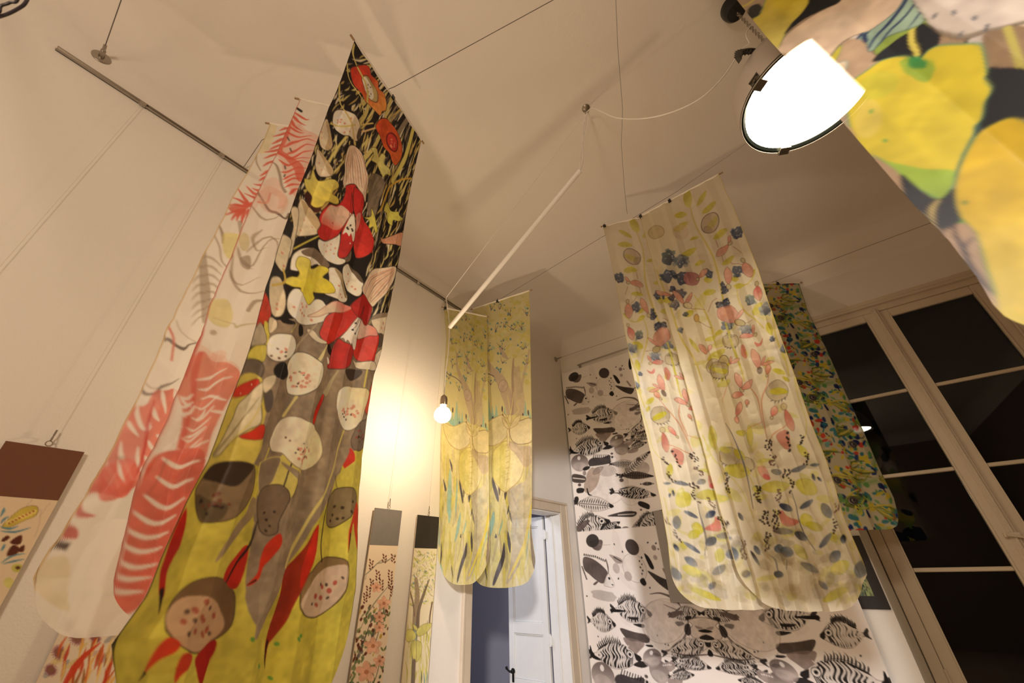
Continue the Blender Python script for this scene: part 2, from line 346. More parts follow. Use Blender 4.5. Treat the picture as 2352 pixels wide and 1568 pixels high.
def wire(pts, r, mt, label, cat='wire', name='hanging_wire', group=None):
    return tag(MB().tube(pts, r, 6).build(name, mt), label, cat, group)
def wall_anchor(p, label, tilt=0):
    t = thing('wire_anchor', p, label, 'wire anchor')
    MB().lathe([(0, 0), (.036, 0), (.036, .004), (.032, .007), (.012, .008), (.010, .05), (.007, .052), (.007, .085), (0, .086)], p, 28, (1, 0, tilt)).build('anchor_disc', M['metal'], t)
    return t
a1 = np.array([XL, -.50, 2.30]); wall_anchor(a1, 'round metal wall anchor above the picture rail near its left end')
wire([a1 + (.08, 0, 0), (XR, -.50, 2.30)], .0022, M['wire'], 'steel wire running from the anchor at upper left out of the frame')
a4 = np.array([XL, 3.92, 2.375]); wall_anchor(a4, 'small round metal wall anchor in the corner above the fish poster')
wire([a4 + (.08, 0, 0), (-.9, 3.92, 2.36), (.26, 3.90, 2.365), (1.4, 3.86, 2.37), (XR, 3.82, 2.37)], .0018, M['wire'], 'thin steel wire stretched along the window wall above the fish poster')
wire([(XL + .012, .20, 2.185), (-2.07, .205, 2.36), (-1.5, .40, 2.362), (-1.16, .515, 2.345), (-.23, .74, 2.34), (XR, 1.55, 2.34)], .0018, M['wire'], 'thin wire from the rail through the top of the red lily banner')
wire([(XL, 2.40, 2.30), (-1.81, 2.34, 2.28), (-.40, 2.265, 2.36), (-.115, 2.235, 2.36), (.354, 2.13, 2.35), (XR, 1.6, 2.35)], .0018, M['wire'], 'thin wire carrying the tree banner and the pink blossom banner')
wire([(-.485, 2.19, 2.345), at_h(1434, 430, 2.36), at_h(1427, 330, 2.36), at_h(1430, 250, 2.37), at_h(1419, 110, 2.38), at_h(1412, -60, 2.39), at_h(1410, -600, 2.40)], .0016, M['thread'], 'wavy grey thread crossing the ceiling above the blossom banners', 'thread', 'hanging_thread')

# ceiling hook, bulb cord and white tube
HK = np.array([-.41, 1.45, CE])
h = thing('ceiling_hook', HK, 'small dark ceiling hook holding the white cables', 'hook')
MB().lathe([(0, 0), (.026, 0), (.026, -.006), (.012, -.018), (0, -.02)], HK, 24).build('hook_plate', M['metal'], h)
hb = HK + np.array([0, 0, -.02])
MB().tube(bez([hb, hb + (0, 0, -.02), hb + (.012, 0, -.034), hb + (0, 0, -.045), hb + (-.012, 0, -.034)]), .0028, 8).build('hook', M['metal'], h)
BB = np.array([-1.70, 1.552, .843]); TE = np.array([-1.70, 1.557, 1.482]); TS = at_h(1332, 392, 2.03)
KN = at_x(1025, 683, -1.70)
bl = thing('hanging_bulb_lamp', BB, 'bare glowing globe bulb hanging from a white tube near the left wall', 'lamp')
MB().lathe([(.012, .047), (.022, .042), (.038, .028), (.050, .006), (.052, -.009), (.046, -.032), (.031, -.048), (.012, -.056), (0, -.057)], BB, 32).build('bulb', M['bulb'], bl)
MB().lathe([(0, .125), (.006, .125), (.020, .112), (.024, .095), (.024, .055), (.016, .050), (.014, .044), (0, .044)], BB, 24).build('socket', M['brass'], bl)
MB().tube(bez([BB + (0, 0, .12), BB + (.001, 0, .3), BB + (.012, 0, .46), TE + (0, 0, -.01)]), .0035, 8).build('bulb_cord', M['cord'], bl)
MB().tube([TE, TS], .0155, 16).build('tube', M['tube'], bl)
MB().tube(bez([TE, TE + (-.008, -.01, .1), KN]), .0026, 8).build('tie_cord', M['cord'], bl)
MB().tube([KN, hb + (0, 0, -.04)], .0022, 8).build('tie_cord', M['cord'], bl)
m = MB(); m.tube(bez([TS, TS + (.03, .0, .08), at_y(1338, 330, 1.43), at_y(1341, 290, 1.45), hb + (0, 0, -.04)]), .0034, 8); m.tube(bez([TS, TS + (.01, .0, .09), at_y(1343, 300, 1.44), hb + (.004, 0, -.045)]), .0026, 8)
m.build('supply_cord', M['cord'], bl)

# industrial pendant: black canopy, chain, cast bracket, grey dome, clipped glass
LP = np.array([.494, 1.424, 1.648]); LR = .243
pl = thing('pendant_lamp', LP, 'large industrial pendant with glowing glass disc, on a chain, upper right', 'lamp')
CN = np.array([.49, 1.47, CE])
MB().lathe([(0, 0), (.062, 0), (.062, -.012), (.056, -.05), (.045, -.066), (0, -.07)], CN, 36).build('canopy', M['black'], pl)
m = MB(); zc = CE - .07; k = 0
c0, c1 = np.array([CN[0], CN[1], CE - .068]), LP + (0, 0, .405)
n = int(np.linalg.norm(c1 - c0) / .021)
for k in range(n):
    p = c0 + (c1 - c0) * (k + .5) / n; 
    a = np.array([1.0, 0, 0]) if k % 2 else np.array([0, 1.0, 0])
    up = np.array([0, 0, 1.0]); pts = []
    for j in range(13):
        th = 2 * math.pi * j / 12; pts.append(p + .0075 * math.cos(th) * a + .014 * math.sin(th) * up)
    m.tube(pts, .0018, 6, cap=False)
m.build('chain', M['metal'], pl)
MB().lathe([(.236, .0), (.249, .012), (.252, .03), (.250, .08), (.240, .14), (.215, .20), (.175, .25), (.125, .285), (.075, .30), (.0, .302)], LP, 56).build('dome', M['dome'], pl)
m = MB(); m.box((LP[0] - .055, LP[1] - .04, LP[2] + .295), (LP[0] + .055, LP[1] + .04, LP[2] + .37), .008); m.box((LP[0] - .03, LP[1] - .03, LP[2] + .37), (LP[0] + .03, LP[1] + .03, LP[2] + .40), .006)
for k in range(4): m.box((LP[0] - .062, LP[1] - .045, LP[2] + .302 + k * .017), (LP[0] + .062, LP[1] + .045, LP[2] + .309 + k * .017), .002)
m.torus(LP + (0, 0, .41), .014, .004, (0, 1, 0), 16, 8)
m.build('ballast_housing', M['iron'], pl)
m = MB()
for s in (-1,):
    pts = bez([LP + (-.036, -.042, .33), LP + (-.095, -.11, .318), LP + (-.145, -.17, .26), LP + (-.168, -.195, .19)], 10)
    for a_, b_ in zip(pts[:-1], pts[1:]):
        t = (b_ - a_); L_ = np.linalg.norm(t); t /= L_; sd = np.array([.76, -.65, 0]); nrm = np.cross(t, sd); m.obox((a_ + b_) / 2, t * L_ * .52, sd * .011, nrm * .004)
    for q in pts[3::3]: m.add([q + (.008, -.007, .0), q + (-.008, .007, 0), q + np.array((-.016, -.018, .012)), q + (.007, -.008, -.018), q + (-.009, .006, -.018)], [(0, 1, 2), (3, 2, 4), (0, 2, 3), (1, 4, 2), (0, 3, 4, 1)])
m.build('toothed_bracket', M['iron'], pl)
m = MB(); m.torus(LP + (0, 0, .002), LR + .004, .006, (0, 0, 1), 72, 8); m.lathe([(LR - .012, .002), (LR - .002, -.004), (LR + .002, .0), (LR - .002, .006), (LR - .012, .006)], LP, 72)
m.build('rim', M['rim'], pl)
MB().torus(LP + (0, 0, -.004), LR + .008, .0025, (0, 0, 1), 72, 6).build('rim_bead', M['dome'], pl)
MB().lathe([(0, .006), (LR - .014, .006), (LR - .010, .010)], LP, 64).build('glass_disc', M['lampglow'], pl, smooth=False)
for ang in (math.radians(229), math.radians(118), math.radians(2), math.radians(300)):
    u = np.array([math.cos(ang), math.sin(ang), 0]); v_ = np.array([-math.sin(ang), math.cos(ang), 0]); c = LP + u * (LR + .004)
    m = MB(); m.obox(c + (0, 0, .012), u * .004 + 0, v_ * .021, np.array([0, 0, .030])); m.obox(c - u * .010 + (0, 0, -.013), u * .018, v_ * .021, np.array([0, 0, .003])); m.obox(c + (0, 0, .012) + u * .006, u * .004, v_ * .005, np.array([0, 0, .006])); m.obox(c - u * .004 + (0, 0, .03), u * .014, v_ * .021, np.array([0, 0, .003]))
    m.build('rim_clip', M['clipm'], pl, smooth=False)
pts = [at_y(px, py, 1.44) for px, py in ((1722, 100), (1700, 118), (1662, 175), (1610, 225), (1545, 257), (1480, 272), (1420, 271), (1385, 258), (1362, 248))] + [hb + (0, 0, -.03)]
MB().tube(bez(pts), .0034, 8).build('supply_cable', M['cord'], pl)
MB().tube(bez([at_y(1722, 100, 1.44), at_y(1714, 80, 1.44), at_y(1722, 62, 1.44), at_y(1736, 52, 1.44)]), .0034, 8).build('supply_cable', M['cord'], pl)

# dark cables close to the camera at the upper left corner
def near(px, py, dist): r = ray(px, py); return r / np.linalg.norm(r) * dist
t = thing('dark_cable', near(20, 20, 1.5), 'dark looping cable in the top left corner under the ceiling', 'cable')
MB().tube(bez([np.array((-2.16, -.95, 2.42)), near(-260, 60, 1.9), near(-60, 50, 1.6), near(0, 38, 1.5), near(38, 22, 1.5), near(60, 4, 1.5), near(66, -30, 1.55), near(60, -160, 1.7), at_h(30, -420, CE - .01)]), .003, 8).build('cable_strand', M['darkcable'], t)
MB().tube(bez([np.array((-2.16, -1.0, 2.42)), near(-260, 110, 1.9), near(-60, 30, 1.6), near(-6, 30, 1.5), near(2, 14, 1.5), near(22, 6, 1.5), near(45, -14, 1.52), near(60, -160, 1.7), at_h(30, -420, CE - .01)]), .0026, 8).build('cable_strand', M['darkcable'], t)
# ------------------------------------------------------------------ dyed cloth: a small painter for the flat prints
NOI = np.random.RandomState(7)
def smooth_noise(h, w, cell, seed):
    r = np.random.RandomState(seed); gh, gw = int(h / cell) + 3, int(w / cell) + 3; g = r.rand(gh, gw)
    y = np.linspace(0, gh - 2.001, h); x = np.linspace(0, gw - 2.001, w); yi = y.astype(int); xi = x.astype(int)
    fy = (y - yi)[:, None]; fx = (x - xi)[None]; fy = fy * fy * (3 - 2 * fy); fx = fx * fx * (3 - 2 * fx)
    a = g[yi][:, xi]; b = g[yi][:, xi + 1]; c = g[yi + 1][:, xi]; d = g[yi + 1][:, xi + 1]
    return (a * (1 - fx) + b * fx) * (1 - fy) + (c * (1 - fx) + d * fx) * fy
class Canvas:
    def __init__(s, w, h, base, seed=1, mapper=None):
        s.w, s.h = int(w), int(h); s.a = np.empty((s.h, s.w, 3)); s.a[:] = np.array(base, float)
        s.n = .6 * smooth_noise(s.h, s.w, 14, seed) + .4 * smooth_noise(s.h, s.w, 5, seed + 1)
        s.map0 = mapper; s.k = (0, 0, 1.0); s.rs = np.random.RandomState(seed + 9)
    def K(s, x, y, sc): s.k = (x, y, sc)
    def P(s, pts):
        x0, y0, k = s.k; out = []
        for x, y in pts:
            x, y = x0 + x / k, y0 + y / k
            out.append(s.map0(x, y) if s.map0 else (x, y))
        return np.array(out, float)
    def fill(s, P, color, alpha=1.0, mott=.25, grad=None):
        lo = np.floor(P.min(0)).astype(int) - 1; hi = np.ceil(P.max(0)).astype(int) + 2
        x0, y0 = max(lo[0], 0), max(lo[1], 0); x1, y1 = min(hi[0], s.w), min(hi[1], s.h)
        if x1 <= x0 or y1 <= y0: return
        W, H = x1 - x0, y1 - y0; cov = np.zeros((H * 2, W)); xs = np.arange(W) + .5
        Q = P - (x0, y0); Q2 = np.roll(Q, -1, 0)
        for (ax, ay), (bx, by) in zip(Q, Q2):
            ay *= 2; by *= 2
            if ay == by: continue
            sg = 1.0
            if ay > by: ax, ay, bx, by = bx, by, ax, ay; sg = -1.0
            r0, r1 = max(int(math.ceil(ay - .5)), 0), min(int(math.ceil(by - .5)), 2 * H)
            if r1 <= r0: continue
            rr = np.arange(r0, r1) + .5; xi = ax + (bx - ax) * (rr - ay) / (by - ay)
            cov[r0:r1] += sg * np.clip(xs[None] - xi[:, None] + .5, 0, 1)
        c = np.clip(np.abs(cov), 0, 1); c = (c[0::2] + c[1::2]) * .5 * alpha
        nn = s.n[y0:y1, x0:x1]
        col_ = np.array(color, float)[None, None] * np.ones((H, W, 1))
        if grad is not None:                       # (colour2, p_from, p_to) in the current trace frame
            g0, g1 = s.P([grad[1], grad[2]]); dv = g1 - g0; L2 = (dv ** 2).sum() + 1e-9
            t = np.clip(((np.arange(W)[None] + x0 - g0[0]) * dv[0] + (np.arange(H)[:, None] + y0 - g0[1]) * dv[1]) / L2 + (nn - .5) * .35, 0, 1)[..., None]
            t = t * t * (3 - 2 * t); col_ = col_ * (1 - t) + np.array(grad[0], float) * t
        col_ = np.clip(col_ * (1 + mott * (nn[..., None] - .5)), 0, 255)
        c = c[..., None]; s.a[y0:y1, x0:x1] = s.a[y0:y1, x0:x1] * (1 - c) + col_ * c
    def line(s, P, R, color, alpha=1.0):
        R = np.broadcast_to(np.asarray(R, float), (len(P),)); mr = R.max() + 1.5
        lo = np.floor(P.min(0) - mr).astype(int); hi = np.ceil(P.max(0) + mr).astype(int) + 1
        x0, y0 = max(lo[0], 0), max(lo[1], 0); x1, y1 = min(hi[0], s.w), min(hi[1], s.h)
        if x1 <= x0 or y1 <= y0: return
        cov = np.zeros((y1 - y0, x1 - x0))
        for i in range(len(P) - 1):
            (ax, ay), (bx, by) = P[i], P[i + 1]
            m = max(R[i], R[i + 1]) + 1.5; u0, u1 = max(int(min(ax, bx) - m), x0), min(int(max(ax, bx) + m) + 2, x1); v0, v1 = max(int(min(ay, by) - m), y0), min(int(max(ay, by) + m) + 2, y1)
            if u1 <= u0 or v1 <= v0: continue
            X = np.arange(u0, u1)[None] + .5; Y = np.arange(v0, v1)[:, None] + .5; dx, dy = bx - ax, by - ay; L2 = dx * dx + dy * dy + 1e-9
            t = np.clip(((X - ax) * dx + (Y - ay) * dy) / L2, 0, 1); d = np.hypot(X - ax - t * dx, Y - ay - t * dy)
            w_ = R[i] + (R[i + 1] - R[i]) * t; c = np.clip(w_ - d + .5, 0, 1) * np.minimum(1, w_ * 2)
            sub = cov[v0 - y0:v1 - y0, u0 - x0:u1 - x0]; np.maximum(sub, c, out=sub)
        c = cov[..., None] * alpha; s.a[y0:y1, x0:x1] = s.a[y0:y1, x0:x1] * (1 - c) + np.array(color, float) * c
    def scale_at(s, p):
        q = s.P([p, (p[0] + 4, p[1]), (p[0], p[1] + 4)]); a, b = q[1] - q[0], q[2] - q[0]; return math.sqrt(abs(a[0] * b[1] - a[1] * b[0])) / 4
    @staticmethod
    def smooth(pts, closed=True, n=4):
        P = np.array(pts, float); N = len(P); out = []
        rng = range(N) if closed else range(N - 1)
        for i in rng:
            if closed: a, b, c, d = P[i - 1], P[i], P[(i + 1) % N], P[(i + 2) % N]
            else: a, b, c, d = P[max(i - 1, 0)], P[i], P[i + 1], P[min(i + 2, N - 1)]
            for k in range(n):
                t = k / n; out.append(.5 * (2 * b + (c - a) * t + (2 * a - 5 * b + 4 * c - d) * t * t + (3 * b - a - 3 * c + d) * t ** 3))
        if not closed: out.append(P[-1])
        return np.array(out)
    # traced shapes
    def shape(s, pts, color, alpha=1, out=None, ow=2.0, grad=None, mott=.22, sharp=False, oa=.85):
        q = pts if sharp else s.smooth(pts); P = s.P(q); s.fill(P, color, alpha, mott, grad)
        if out is not None: s.line(np.vstack([P, P[:1]]), ow * .5 * s.scale_at(pts[0]), out, oa)
    def ell(s, cx, cy, rx, ry, ang=0, color=(0, 0, 0), alpha=1, out=None, ow=2, grad=None, wob=.0, tip=0, mott=.22):
        a = math.radians(ang); ca, sa = math.cos(a), math.sin(a); q = []
        n = 14 if max(rx, ry) * s.scale_at((cx, cy)) > 3 else 8
        for k in range(n):
            th = 2 * math.pi * k / n; w_ = 1 + wob * (s.rs.rand() - .5); x = rx * math.cos(th) * w_; y = ry * math.sin(th) * w_
            if tip: x *= 1 - tip * abs(math.sin(th)) ** 3
            q.append((cx + x * ca - y * sa, cy + x * sa + y * ca))
        s.shape(q, color, alpha, out, ow, grad, mott)
    def st(s, pts, w_, color, alpha=1, taper=False):
        q = s.smooth(pts, False) if len(pts) > 2 else np.array(pts, float)
        sc_ = s.scale_at(pts[0]) * .5; n = len(q)
        R = np.interp(np.linspace(0, 1, n), np.linspace(0, 1, len(w_)), w_) * sc_ if hasattr(w_, '__len__') else np.full(n, w_ * sc_)
        if taper: R = R * np.interp(np.linspace(0, 1, n), [0, .3, 1], [.35, 1, .15])
        s.line(s.P(q), R, color, alpha)
    def specks(s, pts, r, color, jit=.4):
        for x, y in pts: s.ell(x, y, r * (1 + jit * (s.rs.rand() - .5)), r * (1.3 + jit * (s.rs.rand() - .5)), s.rs.rand() * 90 - 45, color, .85)
    def rspecks(s, cx, cy, rx, ry, n, r, color):
        for _ in range(n):
            a = s.rs.rand() * 6.283; q = math.sqrt(s.rs.rand()); s.ell(cx + rx * q * math.cos(a), cy + ry * q * math.sin(a), r * (.6 + .8 * s.rs.rand()), r * (.9 + .9 * s.rs.rand()), s.rs.rand() * 180, color, .8)
    def albedo(s, tint):                           # dye colours seen under warm lamps -> dye colours
        return np.clip(lin(s.a) / np.array(tint), .010, .95)

def sample(img, x, y):
    h, w_ = img.shape[:2]; x = np.clip(x - .5, 0, w_ - 1.001); y = np.clip(y - .5, 0, h - 1.001); xi = x.astype(int); yi = y.astype(int); fx = (x - xi)[:, None]; fy = (y - yi)[:, None]
    return (img[yi, xi] * (1 - fx) + img[yi, xi + 1] * fx) * (1 - fy) + (img[yi + 1, xi] * (1 - fx) + img[yi + 1, xi + 1] * fx) * fy

def grid_obj(name, X, Y, Z, colr, mt, parent):
    """X, Y, Z: (rows, cols) arrays, heights relative to the eye; colr (rows*cols, 3)."""
    R_, C_ = X.shape; off = root_of(parent).location
    co = np.stack([X - off.x, Y - off.y, Z + EYE - off.z], -1).reshape(-1, 3).astype(np.float32)
    i = np.arange(R_ * C_).reshape(R_, C_); q = np.stack([i[:-1, :-1], i[1:, :-1], i[1:, 1:], i[:-1, 1:]], -1).reshape(-1, 4)
    return raw_obj(name, co, q, colr, mt, parent)
def raw_obj(name, co, q, colr, mt, parent):
    me = bpy.data.meshes.new(name); me.vertices.add(len(co)); me.vertices.foreach_set('co', co.ravel())
    me.loops.add(q.size); me.loops.foreach_set('vertex_index', q.astype(np.int32).ravel())
    me.polygons.add(len(q)); me.polygons.foreach_set('loop_start', (np.arange(len(q)) * 4).astype(np.int32)); me.polygons.foreach_set('use_smooth', np.ones(len(q), bool))
    me.update(calc_edges=True)
    if colr is not None:
        at = me.color_attributes.new('print', 'FLOAT_COLOR', 'POINT'); at.data.foreach_set('color', (colr if colr.shape[1] == 4 else np.concatenate([colr, np.ones((len(colr), 1))], 1)).astype(np.float32).ravel())
    me.materials.append(mt); o = bpy.data.objects.new(name, me); col.objects.link(o); o.parent = parent; return o

class Banner:
    def __init__(s, A, B, C, D, zb, res, rc=.11, folds=7, amp=.008, seed=0, full=None, dip=.0, ledge=None, redge=None, crumple=.0):
        s.A, s.B, s.C, s.D = [np.array(p, float) for p in (A, B, C, D)]
        s.zt = s.A[2]; s.zb = zb; s.L = s.zt - zb; s.W = np.linalg.norm((s.B - s.A)[:2]); s.res = res; s.rc = rc; s.dip = dip
        d = (s.B - s.A)[:2]; s.d = d / np.linalg.norm(d); s.n = np.array([s.d[1], -s.d[0]])
        s.nu = int(s.W / res) + 1; s.nv = int(s.L / res) + 1
        rs = np.random.RandomState(seed + 100); kn = np.sort(np.concatenate([[0, 1], (np.arange(1, folds) + rs.uniform(-.3, .3, folds - 1)) / folds]))
        sg = np.array([(-1) ** i for i in range(len(kn))]); s.kn = kn; s.k1 = sg * rs.uniform(.35, 1, len(kn)); s.k2 = sg * rs.uniform(.5, 1, len(kn)) * .9; s.k3 = rs.uniform(-1, 1, len(kn)); s.amp = amp; s.rs = rs
        s.crumple = crumple; s.cn = smooth_noise(220, 60, 9, seed + 5); s.cn2 = smooth_noise(220, 60, 4, seed + 6); s.extra = []; s.le = None; s.re = None; s.sheer = None
        if ledge: s.le = s.edge(ledge, 0)
        if redge: s.re = s.edge(redge, 1)
    def edge(s, pix, right):                      # measured side edge: height fraction -> offset from the straight edge
        T_, X_ = [], []
        for px, py in pix:
            r = ray(px, py); t = (s.A[:2] @ s.n) / (r[:2] @ s.n); p = r * t; q = (s.zt - p[2]) / s.L
            e = s.W + (s.D[:2] - s.B[:2]) @ s.d * q if right else (s.C[:2] - s.A[:2]) @ s.d * q
            T_.append(q); X_.append((p[:2] - s.A[:2]) @ s.d - e)
        o = np.argsort(T_); return np.array(T_)[o], np.array(X_)[o]
    def ends(s, q):
        a = np.interp(q, *s.le) if s.le is not None else 0 * q; b = np.interp(q, *s.re) if s.re is not None else 0 * q
        return (s.C[:2] - s.A[:2]) @ s.d * q + a, s.W + (s.D[:2] - s.B[:2]) @ s.d * q + b
    def uvpx(s, px, py):
        r = ray(px, py); t = (s.A[:2] @ s.n) / (r[:2] @ s.n); p = r * t; q = (s.zt - p[2]) / s.L
        e0, e1 = s.ends(q); x = (p[:2] - s.A[:2]) @ s.d
        return ((x - e0) / (e1 - e0) * s.W / s.res, q * s.L / s.res)
    def canvas(s, base, seed=1): return Canvas(s.nu, s.nv, base, seed, s.uvpx)
    def disp(s, u, t):
        a = np.interp(u, s.kn, s.k1); b = np.interp(u, s.kn, s.k2); c = np.interp(u, s.kn, s.k3); w1 = .5 + .5 * np.cos(t * 3.1 + s.k1[0] * 3)
        f = s.amp * ((a * w1 + b * (1 - w1)) * np.clip(.25 + 1.3 * t, 0, 1.25) + c * .6 * np.clip(t - .5, 0, 1) * 2)
        f += s.amp * .12 * np.abs(((t * 7.0) % 1.0) * 2 - 1) + s.amp * .35 * np.sin(t * 9 + u * 4) * t
        if s.crumple: a = np.stack([s.cn, s.cn2, s.cn], -1); q = sample(a, (u * 60).ravel(), (t * 220).ravel()); f = f + s.crumple * (np.abs(q[:, 0] - .5) * 2 + .5 * np.abs(q[:, 1] - .5)).reshape(u.shape) * np.clip(t * 3, .3, 1)
        for fn in s.extra: f = f + fn(u, t)
        return f
    def mesh(s, img, mt, parent, name='silk'):
        nu, nv = s.nu, s.nv; u = np.linspace(0, 1, nu)[None].repeat(nv, 0); v = np.linspace(0, 1, nv)[:, None].repeat(nu, 1)
        de = np.minimum(u, 1 - u) * s.W; k = np.clip((s.rc - de) / s.rc, 0, 1)
        tm = 1 - s.rc / s.L * (1 - np.sqrt(1 - k ** 2)) - s.dip / s.L * (2 * u - 1) ** 2; t = v * tm
        f = s.disp(u, t); z = s.zt - t * s.L
        e0, e1 = s.ends(t); xx = e0 * (1 - u) + e1 * u; nb = (s.C[:2] - s.A[:2]) @ s.n; nd = (s.D[:2] - s.B[:2]) @ s.n
        P = s.A[None, None, :2] + xx[..., None] * s.d + (f + t * (nb * (1 - u) + nd * u))[..., None] * s.n
        c = sample(img, (u * img.shape[1]).ravel(), (t * img.shape[0]).ravel())
        if s.sheer is not None: c = np.concatenate([c, s.sheer(u, t).reshape(-1, 1)], 1)
        return grid_obj(name, P[..., 0], P[..., 1], z, c, mt, parent)
def rod(bn, parent, over=.025, clips=(), both=True):
    d3 = np.array([*bn.d, 0]); A, B = bn.A, bn.B
    MB().tube([A - d3 * over, B + d3 * over], .0055, 12).build('rod', M['wood'], parent)
    MB().tube([A + d3 * .002 + (0, 0, -.002), B - d3 * .002 + (0, 0, -.002)], .0088, 14).build('rod_sleeve', M['seam'], parent)
    for c in clips:
        p = A + d3 * c; n3 = np.array([*bn.n, 0]); m = MB()
        m.obox(p + (0, 0, -.008), d3 * .010, n3 * .0115, np.array([0, 0, .013])); m.tube(bez([p + n3 * .006 + (0, 0, .004), p + n3 * .004 + (0, 0, .022), p + (0, 0, .027), p - n3 * .004 + (0, 0, .022), p - n3 * .006 + (0, 0, .004)], 4), .0015, 6)
        m.build('binder_clip', M['black'], parent)
def V3(p, z=None): return np.array([p[0], p[1], p[2] if z is None else z])
WARM = (1.0, .95, .86)
SILK = dict(near=silk('near_silk', .07, .28, .015), thin=silk('thin_yellow_silk', .26, .50, .02), rich=silk('printed_silk', .07, .42, .02), sheer=silk('sheer_silk', .16, .44, .02), heavy=silk('satin_silk', .03, .34, .025))
# ================================================================== the red lily banner (front left)
A, B = at_h(813, 92, 2.33), at_h(968, 322, 2.33)
bn = Banner(A, B, np.array([-1.131, .255, 0]), np.array([-1.276, .862, 0]), -.335, .0022, rc=.16, folds=9, amp=.014, seed=3, dip=.05, crumple=.004,
    ledge=[(813, 92), (797, 142), (773, 210), (757, 245), (733, 315), (716, 366), (687, 436), (671, 481), (646, 557), (631, 608), (613, 659), (591, 748), (576, 799), (553, 863), (537, 901), (508, 973), (477, 1059), (428, 1150), (364, 1288), (332, 1368), (252, 1480), (262, 1568)],
    redge=[(968, 322), (947, 414), (933, 493), (913, 614), (888, 735), (878, 802), (861, 858), (845, 958), (835, 1044), (826, 1150), (822, 1267), (818, 1357), (804, 1430)])
bn.extra.append(lambda u, t: -.02 * np.clip(1 - u / .12, 0, 1) * np.clip(t * 3 - .1, 0, 1))
c = bn.canvas((30, 22, 16), 5)
def art_lily(c):
    rs = c.rs; CR_ = (252, 241, 216); YE = (232, 216, 84); GB = (150, 130, 104); RD = (206, 42, 30); OUT = (52, 40, 30); PK = (222, 140, 112); BK = (28, 20, 16); TAN = (205, 178, 132)
    c.K(550, 60, 3.136)
    # reeds on the black ground
    for i in range(1500):
        x, y = rs.uniform(380, 1330), rs.uniform(60, 2700)
        if y > 1500 and x < 900: continue
        f = min(1, max(0, (y - 120) / 600)); ang = math.radians(8 + 62 * f + rs.uniform(-12, 12)) if x < 820 + (y < 500) * 80 else math.radians(25 + 45 * min(1, (y - 100) / 700.) + rs.uniform(-9, 9))
        if y < 300: ang = math.radians(rs.uniform(-12, 12))
        L_ = rs.uniform(30, 110) * (1 + .9 * (x > 900)); dx, dy = math.cos(ang) * L_, -math.sin(ang) * L_; b = rs.uniform(-12, 12)
        cc = [(226, 208, 128), (206, 176, 96), (238, 226, 190), (150, 134, 110), (92, 82, 70)][rs.choice(5, p=[.34, .16, .22, .14, .14])]
        c.st([(x - dx / 2, y - dy / 2), (x + b, y + b), (x + dx / 2, y + dy / 2)], [4, rs.uniform(7, 17), 3], cc, .95, True)
    for pts, w_, cc in [([(820, 130), (815, 200), (850, 290), (890, 370), (925, 470), (930, 570), (905, 650), (860, 710)], 15, (224, 206, 120)), ([(775, 270), (785, 360), (820, 430), (870, 520), (895, 640)], 10, (224, 206, 120)), ([(720, 410), (725, 540), (760, 610), (800, 700), (820, 800), (835, 850)], 12, (226, 208, 124)),
                        ([(665, 700), (740, 725), (840, 715), (960, 700)], 9, (226, 200, 110)), ([(885, 760), (980, 735)], 9, (232, 190, 130)), ([(1240, 1100), (1170, 1105), (1090, 1150), (1050, 1220), (1010, 1330)], 9, (214, 170, 60)), ([(1100, 500), (1060, 620), (1020, 760), (960, 880), (890, 960)], 16, (222, 206, 120)),
                        ([(1250, 740), (1220, 860), (1180, 980), (1100, 1120)], 18, (226, 212, 110)), ([(1215, 660), (1150, 760), (1080, 900)], 20, (150, 136, 112)), ([(960, 930), (900, 1020), (930, 1100)], 12, (224, 206, 120)), ([(640, 990), (700, 880), (770, 790)], 14, (224, 206, 120)), ([(480, 1180), (600, 1130), (760, 960)], 12, (224, 206, 120)),
                        ([(1000, 1090), (950, 1200), (930, 1330)], 10, (226, 216, 170)), ([(470, 1290), (560, 1340), (700, 1180)], 12, (200, 160, 90))]: c.st(pts, w_, cc)
    c.shape([(930, 1090), (985, 1060), (1040, 1130), (1000, 1260), (960, 1400), (925, 1330), (925, 1200)], (128, 112, 92), .9)
    c.shape([(480, 1210), (545, 1200), (580, 1330), (520, 1330)], (70, 30, 22), .9)
    c.shape([(800, 310), (850, 285), (905, 280), (935, 310), (945, 350), (975, 375), (1000, 400), (1005, 450), (1040, 490), (1055, 560), (1050, 610), (1025, 618), (1010, 648), (975, 610), (935, 565), (905, 545), (880, 500), (850, 460), (820, 410)], (214, 62, 36), out=OUT, ow=4, grad=((242, 158, 72), (860, 350), (1010, 600)))
    c.shape([(880, 372), (915, 360), (950, 400), (985, 450), (998, 500), (992, 545), (960, 540), (925, 505), (895, 450)], (196, 170, 110), out=OUT, ow=4); c.shape([(882, 380), (905, 372), (935, 410), (962, 460), (968, 510), (950, 528), (922, 500), (895, 450)], CR_)
    c.rspecks(930, 460, 22, 55, 12, 4, (90, 60, 50)); c.st([(855, 300), (890, 380), (920, 470), (920, 545)], 16, (222, 204, 110))
    c.shape([(978, 715), (1010, 672), (1060, 668), (1100, 710), (1130, 760), (1160, 820), (1175, 880), (1170, 940), (1145, 985), (1120, 1005), (1090, 970), (1075, 920), (1040, 870), (1010, 800), (985, 760)], (222, 84, 32), out=OUT, ow=4, grad=((232, 110, 50), (1000, 700), (1150, 980)))
    c.ell(1098, 838, 40, 74, -14, (120, 30, 24)); c.ell(1098, 838, 32, 64, -14, (204, 56, 46)); c.rspecks(1098, 838, 20, 45, 10, 5, (235, 150, 110))
    c.shape([(690, 612), (740, 600), (800, 625), (840, 660), (870, 720), (878, 790), (860, 820), (830, 830), (790, 800), (740, 790), (700, 750), (675, 690)], CR_, out=OUT, ow=5, grad=((240, 222, 190), (720, 640), (860, 810)))
